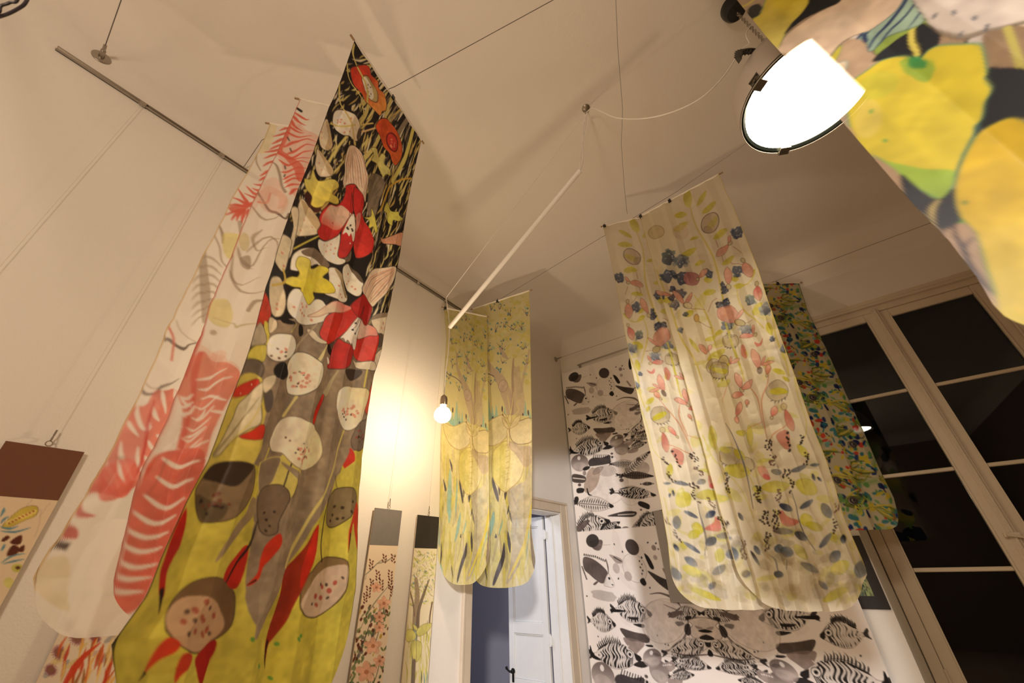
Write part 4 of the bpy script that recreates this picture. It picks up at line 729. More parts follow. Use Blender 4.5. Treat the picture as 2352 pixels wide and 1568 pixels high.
# ================================================================== the two fern banners behind it
OUTL = (70, 54, 44)
def art_fern(c, inner):
    RD = (222, 84, 58); RA = (226, 120, 92); GY = (150, 128, 104); WH = (246, 236, 218)
    def many(lst, w_, cc, al=.9, tp=True):
        for q in lst: c.st(q, w_ if not isinstance(w_, dict) else w_, cc, al, tp)
    c.K(260, 200, 2.8)
    if inner:
        c.shape([(1180, 135), (1222, 158), (1212, 170), (1175, 148)], (30, 22, 22), sharp=True)
        c.shape([(1160, 180), (1180, 190), (1240, 280), (1330, 330), (1300, 420), (1265, 520), (1210, 560), (1200, 660), (1180, 720), (1120, 640), (1095, 560), (1080, 480), (1050, 440), (1100, 340)], RA, .30)
        many([[(1168, 170), (1230, 205), (1262, 208)], [(1158, 190), (1190, 225), (1240, 248)], [(1145, 215), (1170, 262), (1222, 285)], [(1135, 260), (1180, 290), (1230, 300)], [(1120, 300), (1180, 325), (1280, 325)], [(1100, 400), (1160, 362), (1240, 345), (1310, 358)], [(1120, 440), (1170, 415), (1240, 382), (1300, 385)], [(1110, 462), (1170, 455), (1230, 430), (1290, 412)], [(1060, 430), (1110, 455), (1170, 470), (1270, 462)], [(1070, 480), (1120, 505), (1190, 488), (1260, 492)], [(1085, 555), (1130, 548), (1190, 530), (1250, 528)], [(1095, 600), (1150, 580), (1240, 560)], [(1100, 625), (1160, 605), (1230, 592)], [(1110, 655), (1160, 640), (1215, 632)], [(1140, 705), (1170, 670), (1200, 662)]], 20, RD)
        c.st([(1140, 250), (1110, 330), (1065, 420), (1120, 455), (1190, 520), (1210, 600)], [12, 30, 40, 30, 46, 40], RD, .75)
        many([[(1125, 335), (1135, 355)], [(1140, 400), (1146, 418)], [(1105, 512), (1108, 530)], [(1106, 568), (1100, 582)]], 8, (60, 44, 40), .8, False)
        c.st([(1020, 500), (1055, 520), (1075, 580), (1085, 640), (1112, 690)], [8, 14, 14, 16], GY, .8); c.st([(935, 700), (965, 740), (1000, 790), (1060, 825), (1110, 860), (1135, 820)], [14, 12, 20, 12, 16], (96, 74, 62), .85); c.st([(1012, 690), (990, 750), (940, 760)], 8, RD, .8)
        for r in (30, 60, 90): c.st([(1000 - r, 760), (1010, 700 - r * .5), (1060 + r * .6, 720), (1050 + r * .5, 790)], 16, (232, 168, 140), .45)
        c.shape([(990, 620), (1060, 600), (1100, 700), (1130, 760), (1080, 830), (960, 790), (950, 720)], (236, 176, 150), .4)
        many([[(900, 790), (960, 850), (1040, 860), (1100, 820)], [(960, 920), (900, 980), (930, 1060), (1000, 1050)], [(840, 1120), (900, 1150), (1000, 1010), (1120, 990)], [(810, 1050), (830, 1130), (905, 1180)], [(760, 1200), (800, 1300), (900, 1350), (1010, 1310)], [(860, 1070), (960, 980), (1060, 1010), (1040, 1110)], [(780, 1100), (770, 1240), (830, 1280), (960, 1240)]], 18, GY, .6)
        c.shape([(850, 960), (880, 980), (870, 1050), (830, 1060), (820, 1000)], (206, 188, 120), .6); c.shape([(820, 1110), (880, 1090), (880, 1170), (830, 1160)], GY, .6)
        c.shape([(650, 1400), (740, 1380), (770, 1470), (740, 1550), (650, 1540), (620, 1470)], (222, 206, 110), .6); c.st([(880, 1460), (920, 1400), (980, 1385)], [22, 24, 8], GY, .7)
        c.K(250, 700, 3.485)
        c.st([(850, 130), (1000, 160), (1040, 200), (1180, 160)], [6, 10, 22, 8], (190, 176, 130), .8); c.ell(850, 245, 26, 20, -20, (180, 160, 130), .8)
        c.shape([(640, 620), (700, 480), (780, 400), (830, 460), (930, 480), (1040, 530), (1060, 600), (1000, 740), (920, 900), (850, 1050), (800, 1250), (760, 1450), (700, 1700), (300, 2300), (200, 2300), (470, 1500), (560, 1180), (620, 900), (590, 740)], (224, 108, 80), .80)
        for x, y, q in ((760, 440, 110), (880, 470, 90), (980, 540, 80), (700, 560, 90), (640, 700, 70), (900, 420, 60), (820, 520, 130)): c.ell(x, y, q, q * .7, 20, (232, 150, 120), .28, wob=.4)
        c.st([(790, 200), (745, 330), (700, 450), (640, 610)], [8, 30, 34, 40], (206, 60, 44), .85)
        c.st([(760, 420), (720, 560), (700, 700), (690, 800), (640, 980), (590, 1200), (540, 1400)], [30, 44, 30, 26, 30, 34, 30], (214, 68, 48), .55)
        many([[(720, 632), (800, 610), (880, 570), (960, 540)], [(730, 700), (800, 690), (880, 650), (1000, 600)], [(740, 770), (820, 750), (900, 780), (960, 790)], [(840, 882), (920, 885), (940, 880)], [(700, 935), (760, 900), (790, 860)], [(620, 1080), (700, 1060), (800, 1000)], [(560, 1190), (640, 1192), (730, 1160), (820, 1110)], [(500, 1270), (600, 1312), (720, 1290), (810, 1240)], [(470, 1370), (530, 1430), (640, 1425), (760, 1370)], [(600, 850), (640, 842), (690, 800)], [(600, 770), (650, 780), (690, 740)], [(600, 900), (660, 890), (700, 830)]], [6, 26, 22, 10], WH, .95, False)
        for k in range(9):
            x, y = 700 - k * 34, 830 + k * 84; many([[(x, y), (x + 60, y + 20 + k * 3), (x + 130, y - 12), (x + 210, y - 70)], [(x - 20, y + 6), (x - 60, y - 10), (x - 90, y - 50)]], [4, 20, 22, 8], WH, .9, False)
        many([[(690, 810), (670, 870)], [(630, 990), (655, 950)], [(590, 1060), (580, 1090)], [(550, 1135), (535, 1170)], [(850, 700), (890, 680)], [(410, 1400), (395, 1430)]], 11, (90, 66, 58), .8)
        c.K(50, 1050, 2.767)
        c.shape([(960, -20), (1180, -20), (1110, 250), (1010, 430), (900, 650), (830, 830), (760, 975), (655, 998), (655, 860), (690, 700), (715, 560), (745, 420), (790, 230), (860, 60)], (220, 92, 68), .92)
        for y, xa, xb, dp in ((60, 930, 1150, 20), (175, 890, 1110, 26), (295, 830, 1060, 40), (400, 770, 1000, 34), (505, 725, 950, 18), (600, 705, 905, 12), (705, 690, 870, 6), (790, 670, 830, -6), (880, 655, 790, -16)): c.st([(xa, y - 30), ((xa + xb) / 2 - 20, y + dp), (xb, y - 20)], [14, 30, 26, 10], WH, .95)
        c.st([(950, 30), (900, 150), (840, 260)], 7, (120, 70, 60), .5)
    else:
        c.shape([(1020, 230), (1060, 232), (990, 420), (930, 410)], (232, 210, 140), .5)
        many([[(1135, 262), (1100, 268), (1068, 280)], [(1130, 295), (1080, 305), (1028, 320)], [(1110, 330), (1060, 345), (1020, 368)], [(1095, 370), (1050, 380), (1005, 405)], [(1085, 402), (1030, 410), (975, 425)], [(1070, 430), (1020, 440), (972, 465)], [(1040, 478), (1000, 490), (965, 515)], [(1005, 540), (975, 555), (945, 578)], [(985, 580), (960, 595), (940, 605)], [(975, 640), (945, 632), (905, 628)], [(960, 680), (930, 665), (895, 652)], [(940, 705), (900, 680), (860, 645)]], 24, (224, 96, 70), .9)
        many([[(880, 765), (845, 720), (808, 665)], [(880, 770), (820, 740), (770, 735)], [(870, 775), (800, 770), (745, 790)], [(860, 785), (790, 810), (722, 850)], [(850, 790), (790, 830), (765, 868)], [(850, 790), (810, 830), (795, 868)], [(855, 795), (832, 850), (830, 885)], [(870, 790), (870, 830), (855, 850)], [(940, 735), (900, 710), (845, 690)], [(960, 755), (910, 755), (860, 770)], [(940, 760), (900, 800), (890, 830)]], 22, (220, 84, 60), .9); c.st([(940, 755), (860, 770), (780, 800)], 40, (222, 88, 64), .8)
        c.st([(815, 870), (825, 940)], 22, GY, .6); c.st([(930, 430), (925, 490), (950, 540)], 7, GY, .7); c.st([(690, 900), (710, 960), (708, 1010)], [6, 16, 8], GY, .8)
        c.shape([(715, 955), (800, 945), (830, 990), (810, 1060), (760, 1118), (712, 1060)], (226, 210, 110), .65); c.st([(660, 970), (690, 1040), (700, 1120), (740, 1170)], 9, GY, .6)
        c.st([(600, 1080), (590, 1200), (600, 1400), (605, 1520)], [20, 40, 50, 30], GY, .6)
        for k in range(8): y = 1110 + k * 52; c.st([(600, y), (650, y + 8), (710 - k * 4, y + 60)], 22, GY, .45, True); c.st([(600, y + 10), (555, y + 20), (530 - k * 4, y + 70)], 22, GY, .45, True)
        c.K(250, 700, 3.485)
        c.st([(462, 312), (500, 300), (550, 340), (610, 362), (650, 330), (735, 322)], [26, 28, 22, 34, 18, 8], (104, 88, 76), .9); c.st([(505, 205), (535, 290), (515, 460)], 14, (214, 110, 84), .9); c.st([(560, 150), (600, 240), (720, 320)], 7, GY, .6)
        c.st([(290, 705), (330, 740), (400, 720), (440, 670), (580, 610)], [24, 26, 14, 26, 8], (110, 92, 80), .8); c.st([(320, 650), (370, 690), (440, 680)], 9, GY, .7)
        c.shape([(225, 850), (320, 825), (390, 710), (450, 700), (540, 690), (590, 760), (570, 900), (520, 1020), (450, 1150), (390, 1320), (320, 1430), (220, 1500), (60, 1580), (-40, 1560), (0, 1330), (90, 1150), (180, 960)], (222, 108, 84), .85)
        many([[(270, 830), (262, 900), (290, 1000), (320, 1020)], [(370, 830), (385, 900), (430, 950)], [(440, 700), (455, 790), (485, 890)], [(545, 690), (560, 760), (575, 790)], [(200, 960), (215, 1000), (260, 1070)], [(330, 1100), (370, 1160), (420, 1190)], [(410, 1060), (450, 1085), (490, 1095)], [(250, 1150), (245, 1250), (290, 1330), (350, 1400)], [(140, 1120), (130, 1220), (170, 1330), (230, 1430)], [(300, 1220), (350, 1270), (400, 1290)], [(30, 1290), (60, 1380), (110, 1480)], [(350, 960), (330, 1010), (360, 990)]], [8, 30, 26, 8], WH, .95, False)
        c.st([(385, 780), (345, 920), (310, 1100), (280, 1300), (240, 1400)], [8, 20, 24, 26, 20], (198, 50, 40), .7); c.st([(90, 1255), (140, 1240)], [6, 22], GY, .6)
        c.K(50, 1050, 2.767)
        c.shape([(600, 60), (700, 20), (760, 100), (720, 240), (640, 270), (560, 200), (520, 120)], (222, 96, 74), .8); many([[(640, 30), (650, 120), (690, 190)], [(560, 130), (590, 190), (620, 230)]], [8, 26, 8], WH, .95)
        c.shape([(540, 110), (600, 180), (640, 260), (560, 250), (500, 240), (450, 262), (500, 170)], (216, 90, 72), .85); c.shape([(428, 310), (440, 360), (500, 385), (420, 400), (395, 372)], (206, 80, 66), .8); c.shape([(345, 445), (398, 470), (385, 530), (300, 522)], (200, 84, 72), .85)
        c.shape([(268, 540), (352, 558), (322, 605), (238, 582)], (78, 62, 56), .9, sharp=True)
        c.shape([(140, 700), (260, 640), (330, 660), (310, 900), (330, 980), (240, 960), (140, 840)], (214, 190, 110), .35)
    c.a[:, :1] = (200, 110, 90) if inner else (214, 180, 120); c.a[:, -1:] = (200, 150, 120)
def banner(A, B, C, D, zb, label, matn, res, art=None, canvas=None, base=(244, 234, 216), seed=1, clips=(), group=None, extra=None, tint=WARM, sheer=None, **kw):
    bn = Banner(A, B, C, D, zb, res, seed=seed, **kw)
    if extra: bn.extra.append(extra)
    bn.sheer = sheer
    if canvas is None: c = bn.canvas(base, seed); art(c); canvas = c.albedo(tint)
    t = thing('silk_banner', V3((bn.A + bn.B) / 2), label, 'banner', group); bn.mesh(canvas, SILK[matn], t, 'silk'); rod(bn, t, clips=clips); return bn, canvas
P0, P1 = at_h(688, 228, 2.33), at_h(755, 243, 2.33); dd = (P1 - P0) / np.linalg.norm(P1 - P0)
banner(P0, P0 + dd * .50, np.array([-1.535, .315, 0]), np.array([-1.235, .67, 0]), -.10, 'pale silk banner with coral red fern leaves, directly behind the red lily banner', 'sheer', .0036, lambda c: art_fern(c, True), seed=11, clips=(.42,), rc=.10, folds=8, amp=.022, crumple=.008, ledge=[(690, 229), (674, 268), (639, 354), (621, 393), (603, 432), (583, 475), (556, 543), (524, 621), (510, 661), (489, 707), (476, 757), (434, 878), (411, 930), (399, 975), (376, 1024), (339, 1102), (325, 1169), (303, 1252), (285, 1361), (280, 1420)])
P0, P1 = at_h(620, 284, 2.31), at_h(665, 291, 2.31); dd = (P1 - P0) / np.linalg.norm(P1 - P0)
banner(P0, P0 + dd * .52, np.array([-1.815, .235, 0]), np.array([-1.45, .64, 0]), -.13, 'pale silk banner with faint coral fern leaves, outermost, nearest the left wall', 'sheer', .0040, lambda c: art_fern(c, False), seed=12, clips=(.16,), rc=.14, folds=7, amp=.022, crumple=.008, ledge=[(622, 284), (599, 343), (571, 400), (549, 436), (518, 504), (474, 589), (453, 632), (422, 700), (393, 760), (381, 789), (355, 855), (319, 938), (279, 1021), (250, 1079), (213, 1144), (158, 1238), (137, 1260), (97, 1325), (95, 1368)])

# ================================================================== pink blossom banners (pair in the middle right)
PKF = (226, 152, 126); PKL = (236, 180, 152); YL = (210, 198, 44); YP = (222, 212, 96); BL = (66, 84, 112); BD = (30, 40, 74); GN = (110, 128, 112); GYP = (168, 148, 112); LN = (110, 84, 60)
def pod(c, x, y, r, yel=True, ang=0, al=.75):
    c.ell(x, y, r, r * .92, ang, GYP, al, out=(70, 54, 44), ow=3, wob=.1, grad=((206, 190, 150), (x - r, y - r), (x + r, y)))
    if yel: c.ell(x + r * .1, y + r * .05, r * .85, r * .30, ang + 8, YL, .9, out=(110, 150, 70), ow=2)
    for k in range(5): a = math.radians(50 + k * 18 + ang); c.st([(x + r * .95 * math.cos(a), y + r * .9 * math.sin(a)), (x + r * 1.12 * math.cos(a + .1), y + r * 1.08 * math.sin(a + .1))], 4, (40, 30, 26))
def pinkf(c, x, y, L, ang, n=2, cup=True, wide=.26, colr=PKF):
    """a fuchsia-like blossom hanging from a small cup: petals of length L opening towards ang"""
    for k in range(n):
        a = math.radians(ang + (k - (n - 1) / 2) * 46); l = L * (1 if k == n // 2 else .72); ux, uy = math.cos(a), math.sin(a); px, py = -uy, ux
        c.shape([(x, y), (x + ux * l * .35 + px * l * wide * .8, y + uy * l * .35 + py * l * wide * .8), (x + ux * l * .72 + px * l * wide * .8, y + uy * l * .72 + py * l * wide * .8), (x + ux * l, y + uy * l), (x + ux * l * .7 - px * l * wide * .7, y + uy * l * .7 - py * l * wide * .7), (x + ux * l * .3 - px * l * wide * .6, y + uy * l * .3 - py * l * wide * .6)], colr, .92, out=(130, 76, 60), ow=3, grad=(PKL, (x, y), (x + ux * l, y + uy * l)))
    if cup: a = math.radians(ang + 180); c.ell(x + math.cos(a) * L * .13, y + math.sin(a) * L * .13, L * .15, L * .13, ang, (206, 190, 140), .9, out=(70, 50, 36), ow=3)
def berry(c, x, y, r, colr=BL, al=.8):
    c.ell(x, y, r, r, 0, colr, al, wob=.45, grad=(BD, (x - r, y - r), (x + r, y + r)))
    for _ in range(5): a = c.rs.rand() * 6.28; c.ell(x + math.cos(a) * r * .5, y + math.sin(a) * r * .5, r * .1, r * .1, 0, (206, 204, 200), .8)
    for _ in range(4): a = c.rs.rand() * 6.28; c.ell(x + math.cos(a) * r, y + math.sin(a) * r, r * .34, r * .3, 0, colr, al * .8, wob=.4)
def leafy(c, x, y, l, w_, ang, colr=YL, al=.85, out=None): c.ell(x, y, l / 2, w_ / 2, ang, colr, al, out=out, ow=2, tip=.35, grad=(YP, (x - l / 3, y), (x + l / 3, y + w_ / 3)))
def seeds(c, pts, r=6.5, colr=(44, 28, 26)):
    for x, y in pts: c.ell(x, y, r * (.7 + .5 * c.rs.rand()), r * (.9 + .5 * c.rs.rand()), c.rs.rand() * 90, colr, .95)
def art_blossom(c):
    c.K(1360, 380, 3.136); r = c.rs
    for _ in range(60):
        x, y = r.uniform(100, 1500), r.uniform(500, 2900); c.ell(x, y, r.uniform(30, 90), r.uniform(30, 90), 0, [(226, 210, 160), (214, 204, 190), (230, 216, 150), (206, 206, 206)][r.randint(4)], .16, wob=.3)
    for _ in range(150):
        x, y = r.uniform(150, 1900), 900 + 2300 * r.uniform(0, 1) ** .8; leafy(c, x + (y - 900) * .12, y, r.uniform(60, 170), r.uniform(30, 80), r.uniform(-80, 80), [YL, YP, (206, 190, 120), (196, 184, 150), (214, 206, 90)][r.randint(5)], r.uniform(.25, .5))
    # stems
    for q in ([(705, 280), (740, 420), (820, 560), (880, 680), (930, 880), (960, 1080), (1020, 1300), (1070, 1450), (1100, 1560)], [(740, 940), (800, 1030), (860, 1160), (890, 1300)], [(1040, 880), (1060, 980), (1110, 1060), (1180, 1120), (1240, 1180)], [(1180, 780), (1120, 860), (1050, 880)], [(1250, 880), (1300, 1060), (1330, 1250), (1400, 1420), (1420, 1520)], [(470, 760), (560, 1000), (640, 1240), (740, 1400), (800, 1560)]): c.st(q, [6, 12, 8], (222, 204, 90), .8)
    for q in ([(890, 540), (910, 590)], [(935, 650), (950, 700)], [(1020, 590), (1075, 630)], [(840, 1060), (870, 990), (900, 960)], [(770, 1130), (830, 1160), (860, 1170)], [(680, 1010), (740, 1040), (810, 1040)], [(410, 1380), (460, 1370), (500, 1350)], [(1100, 1140), (1160, 1120)], [(1080, 720), (1010, 710), (1000, 690)]): c.st(q, 5, (170, 120, 90), .8)
    for x, y, l, w_, a in ((690, 240, 130, 66, 88), (790, 240, 130, 34, -60), (845, 305, 130, 44, -40), (640, 358, 95, 46, -5), (640, 445, 120, 50, -30), (930, 490, 110, 50, -28), (900, 520, 60, 26, -20), (740, 530, 70, 26, -20), (700, 630, 120, 44, -25), (780, 705, 80, 32, -25), (985, 690, 110, 36, -35), (1030, 820, 60, 40, 0), (1060, 870, 80, 40, 0), (850, 920, 90, 46, -15), (840, 830, 50, 60, 80), (1160, 780, 70, 28, -60), (1195, 1040, 110, 56, -60), (1110, 1360, 60, 30, 60), (920, 1210, 70, 36, -20), (860, 1250, 90, 36, -25), (900, 1370, 150, 60, -30), (700, 1070, 50, 80, 60), (1280, 1180, 100, 50, 70), (1350, 1490, 90, 44, 10), (1400, 1540, 60, 30, 30), (740, 1300, 120, 30, 55), (540, 980, 90, 40, 10)): leafy(c, x, y, l, w_, a)
    c.ell(852, 416, 58, 80, 28, (196, 172, 136), .6, out=(80, 62, 52), ow=5); c.ell(865, 420, 22, 62, 36, (206, 196, 96), .8); c.ell(835, 465, 34, 26, 10, (150, 128, 108), .5)
    c.ell(463, 482, 58, 48, -10, (206, 180, 120), .55, out=(150, 120, 80), ow=3); c.ell(640, 480, 62, 54, 0, (220, 196, 170), .5)
    for x, y, rr, cc in ((1052, 485, 42, BL), (555, 665, 50, (78, 100, 108)), (550, 800, 46, BL), (650, 810, 48, (44, 56, 84)), (640, 690, 50, (150, 158, 156)), (840, 782, 30, BL), (1050, 765, 38, BL), (496, 955, 28, BL), (640, 930, 36, (100, 96, 104)), (600, 1005, 36, (140, 130, 120)), (970, 1000, 32, BD), (925, 1010, 26, (40, 34, 38)), (1145, 985, 36, GN), (960, 905, 26, BD), (940, 862, 18, BD), (580, 895, 22, BD), (578, 950, 24, (56, 44, 56)), (975, 1155, 40, (120, 134, 150)), (1255, 1040, 44, (170, 178, 176)), (1110, 1190, 40, (160, 168, 170)), (640, 1185, 20, (120, 126, 130)), (1390, 1330, 30, (110, 126, 146)), (676, 1075, 18, (80, 90, 120)), (1300, 1255, 18, BL)): berry(c, x, y, rr, cc, .75)
    c.ell(720, 820, 58, 50, 10, (196, 126, 124), .85, out=(140, 90, 90), ow=3); pinkf(c, 770, 815, 90, -45, 1); pinkf(c, 985, 575, 120, 135, 1); pinkf(c, 988, 565, 56, -85, 1, False)
    pinkf(c, 985, 862, 130, -95, 1); pinkf(c, 1095, 700, 120, 62, 1, True, .38); pinkf(c, 1190, 870, 110, 80, 1, True, .36, (224, 110, 100)); pinkf(c, 575, 935, 110, 180, 1, False, .16); pinkf(c, 665, 1000, 120, -130, 1, True, .2); pinkf(c, 672, 995, 90, -55, 1, False, .2)
    c.shape([(905, 1060), (930, 1025), (1010, 1020), (1060, 1080), (1045, 1130), (980, 1135), (920, 1110)], PKF, .8, out=(150, 90, 70), ow=3); c.ell(1068, 1140, 38, 24, 10, (206, 186, 120), .9, out=(70, 50, 40), ow=4); pinkf(c, 1040, 1120, 100, -60, 1, False, .16)
    c.ell(692, 1010, 28, 22, 20, (226, 210, 160), .8, out=(80, 60, 50), ow=3); c.ell(757, 1105, 20, 24, 0, (222, 180, 90), .8, out=(90, 60, 40), ow=3)
    pod(c, 1000, 1268, 58, False); c.rspecks(985, 1235, 36, 22, 12, 3, (50, 40, 34)); c.st([(965, 1140), (1000, 1260), (1070, 1460)], 12, (206, 196, 60), .9)
    pinkf(c, 1165, 1225, 100, 168, 1, True, .24, (220, 120, 104)); pinkf(c, 1160, 1215, 60, -85, 1, False)
    c.shape([(1170, 1275), (1210, 1285), (1235, 1250), (1225, 1295), (1190, 1308)], (220, 120, 104), .8); c.shape([(1078, 1300), (1108, 1320), (1118, 1395), (1080, 1370)], (220, 130, 110), .8, out=(170, 100, 80), ow=2)
    pinkf(c, 1205, 1470, 150, -108, 1, False, .24); pinkf(c, 1215, 1440, 100, -35, 2, False, .16); c.ell(1210, 1480, 18, 26, 0, (120, 100, 80), .9, out=(50, 36, 30), ow=3)
    pod(c, 880, 1450, 56, True, -20); c.ell(950, 1430, 40, 56, 10, (200, 180, 110), .7, out=(60, 46, 36), ow=4); c.st([(940, 1550), (960, 1490), (985, 1440)], 22, YL, .9); pinkf(c, 1000, 1440, 80, -60, 2, False, .2); pinkf(c, 830, 1360, 90, -130, 1, False); pinkf(c, 840, 1350, 60, -70, 1, False)
    # lower half
    c.K(1450, 850, 2.752)
    for q in ([(880, 0), (860, 90), (830, 200), (840, 320), (860, 440)], [(740, 100), (800, 180), (830, 330)], [(700, 400), (830, 330)], [(1000, 340), (920, 400), (880, 450)], [(610, 80), (585, 210)]): c.st(q, [4, 9, 4], (214, 140, 96), .75)
    for q in ([(1035, 60), (1060, 180), (1110, 330), (1100, 420)], [(600, 500), (680, 600), (760, 690), (800, 800)], [(460, 420), (520, 560), (600, 640), (700, 760), (780, 940)], [(1240, 700), (1300, 900), (1380, 1100), (1440, 1300)]): c.st(q, [10, 6, 8], (224, 212, 110), .7)
    pod(c, 925, 135, 70, True, -6); pod(c, 560, 5, 60, True); pod(c, 625, 550, 62, False); pod(c, 730, 600, 50, False, 0, .5)
    pinkf(c, 700, 120, 100, -110, 1); pinkf(c, 705, 130, 90, -45, 1, False); pinkf(c, 715, 160, 80, 175, 1, False, .3, (226, 130, 104)); pinkf(c, 895, 300, 74, -75, 1, True, .34, (214, 110, 92)); pinkf(c, 975, 255, 150, 68, 1, True, .20, (214, 120, 100)); pinkf(c, 665, 290, 90, -70, 1, False, .3, (220, 130, 110)); pinkf(c, 665, 290, 50, 80, 1, False, .3)
    c.shape([(922, 430), (960, 385), (1000, 400), (1002, 490), (970, 498)], (220, 140, 118), .85, out=(120, 70, 60), ow=2); seeds(c, [(992, 402), (986, 430), (996, 440), (994, 460), (1003, 478), (1004, 505), (1000, 512)], 8)
    pinkf(c, 860, 30, 60, -80, 1, True, .4, (206, 130, 90)); pinkf(c, 735, 230, 40, -90, 1, True, .4, (206, 130, 90))
    for x, y, l, w_, a, cc in ((520, 430, 150, 60, 80, YL), (700, 400, 60, 40, 0, YL), (755, 420, 130, 46, 85, YL), (600, 510, 70, 40, 10, YL), (690, 540, 90, 50, 40, YL), (680, 640, 160, 90, 10, YL), (915, 740, 180, 76, -4, YL), (1110, 740, 150, 100, 30, YL), (1090, 520, 110, 46, 50, YL), (1110, 950, 90, 80, 60, YL), (1160, 990, 110, 56, 20, YL), (850, 575, 110, 20, -8, YP), (590, 90, 90, 40, -30, YP), (560, 1200, 130, 70, -80, YP), (1070, 1150, 120, 60, 50, YP), (1320, 1250, 130, 90, -30, YP), (1290, 1420, 180, 60, -28, YL), (800, 760, 60, 40, 30, YP), (1280, 1060, 70, 50, 60, YL), (500, 1450, 180, 60, 20, YL), (430, 1300, 170, 70, 8, YP), (300, 1150, 130, 60, 12, YP), (415, 1050, 110, 60, -70, YL), (530, 820, 180, 60, -6, YL), (340, 860, 130, 90, -60, YL), (230, 680, 100, 70, 70, YL)): leafy(c, x, y, l, w_, a, cc, .78, (130, 160, 80))
    for x, y, l, w_, a, cc in ((980, 870, 90, 44, 24, BD), (1110, 850, 100, 36, -35, (70, 78, 96)), (1060, 625, 110, 34, -20, (106, 110, 116)), (1160, 600, 60, 22, -10, (110, 124, 130)), (1155, 680, 50, 20, 70, BD), (1190, 690, 40, 18, 45, BD), (920, 645, 70, 40, 10, (150, 140, 110)), (960, 1020, 130, 44, 4, (140, 124, 116)), (1075, 1050, 100, 52, 30, (96, 100, 108)), (1230, 1080, 120, 40, -50, (70, 78, 94)), (1342, 1070, 40, 60, 0, BD), (1235, 890, 60, 110, -30, (160, 156, 140)), (1290, 1180, 70, 90, 40, (120, 128, 140)), (935, 1130, 60, 60, 0, (80, 96, 112)), (985, 1150, 90, 70, 20, (96, 110, 124)), (936, 1292, 60, 46, 15, (60, 62, 74)), (1130, 1250, 130, 46, 28, (130, 132, 134)), (1215, 1360, 80, 36, 40, (110, 112, 124)), (1455, 1260, 90, 120, 20, (136, 140, 138)), (645, 1170, 80, 100, 0, (34, 56, 92)), (730, 1290, 50, 50, 0, (120, 100, 80)), (800, 1140, 30, 70, -30, (90, 96, 110)), (505, 940, 90, 70, -40, BD), (370, 935, 80, 34, 15, (50, 64, 90)), (510, 1110, 60, 90, 30, BD), (585, 1065, 120, 36, 0, (140, 120, 110)), (560, 1285, 60, 90, 25, (70, 80, 100)), (400, 1240, 130, 44, 16, (110, 120, 130)), (300, 1350, 90, 50, 30, (140, 140, 136)), (425, 1390, 80, 34, 30, (120, 124, 134)), (320, 745, 90, 40, 5, (106, 118, 134)), (700, 930, 60, 24, 60, (50, 40, 30)), (790, 1190, 20, 110, -30, (50, 40, 30))): k_ = c.rs.rand() * .5; cc = tuple(int(v * (1 - k_ * .6)) for v in cc); c.ell(x, y, l / 2, w_ / 2, a, cc, .88, tip=.3, grad=((140, 146, 150), (x - l / 2, y - w_ / 2), (x + l / 2, y + w_ / 2)))
    c.shape([(940, 900), (960, 890), (985, 925), (1050, 950), (1065, 965), (1000, 990), (960, 975), (945, 940)], (226, 130, 112), .85, out=(200, 100, 90), ow=2); c.shape([(800, 620), (850, 615), (880, 680), (870, 700), (830, 680)], (230, 160, 140), .8, out=(170, 110, 90), ow=2); c.ell(860, 680, 26, 16, 30, (222, 90, 90), .7)
    for q in ([(1020, 780), (1045, 860), (1065, 950), (1100, 1040), (1165, 1140)], [(1060, 1010), (1110, 1060)], [(880, 1170), (915, 1200), (935, 1280)], [(600, 340), (660, 440), (720, 600), (750, 720), (780, 880)], [(430, 850), (440, 980), (460, 1100), (470, 1200)], [(985, 1200), (980, 1260)]): c.st(q, [4, 9, 5], (96, 96, 110), .8)
    r = c.rs
    for cx_, cy_, n, sx, sy in ((875, 478, 14, 22, 26), (895, 575, 14, 20, 30), (985, 660, 14, 34, 24), (1015, 745, 9, 12, 36), (805, 790, 18, 16, 44), (935, 800, 12, 16, 34), (865, 1090, 22, 16, 46), (915, 950, 22, 26, 46), (850, 940, 16, 24, 40), (1080, 450, 9, 10, 24), (1110, 570, 10, 12, 34), (1300, 880, 9, 14, 22), (1285, 1000, 10, 14, 40), (715, 1140, 20, 26, 50), (1160, 1090, 0, 0, 0), (610, 720, 18, 18, 50), (415, 590, 12, 20, 24), (435, 680, 14, 26, 24), (410, 810, 18, 18, 56), (515, 860, 10, 14, 36), (600, 1000, 16, 28, 36), (325, 1100, 10, 14, 20), (350, 1190, 8, 22, 10), (245, 700, 14, 14, 40)):
        seeds(c, [(cx_ + (i % 2 * 2 - 1) * sx * .42 + r.normal() * 4 + 8 * math.sin(i * .5), cy_ - sy * 1.25 + 2.5 * sy * i / max(n, 1) + r.normal() * 3) for i in range(n)], 6.2, (40, 26, 26) if r.rand() < .7 else (110, 84, 70))
    for _ in range(60): x, y = r.uniform(250, 1500), r.uniform(1000, 1480); c.ell(x, y, r.uniform(20, 60), r.uniform(20, 50), r.uniform(0, 90), [(176, 156, 116), (190, 176, 120), (150, 140, 124)][r.randint(3)], .3, wob=.4)
    for _ in range(40): x, y = r.uniform(900, 1500), r.uniform(1280, 1480); c.st([(x, y), (x + r.uniform(-20, 20), y + r.uniform(30, 70))], 3, (170, 140, 100), .35)
    c.a[:, :1] = (214, 190, 120); c.a[:, -1:] = (226, 206, 110)
A, B = at_h(1470, 497, 2.33), at_h(1652, 400, 2.33)
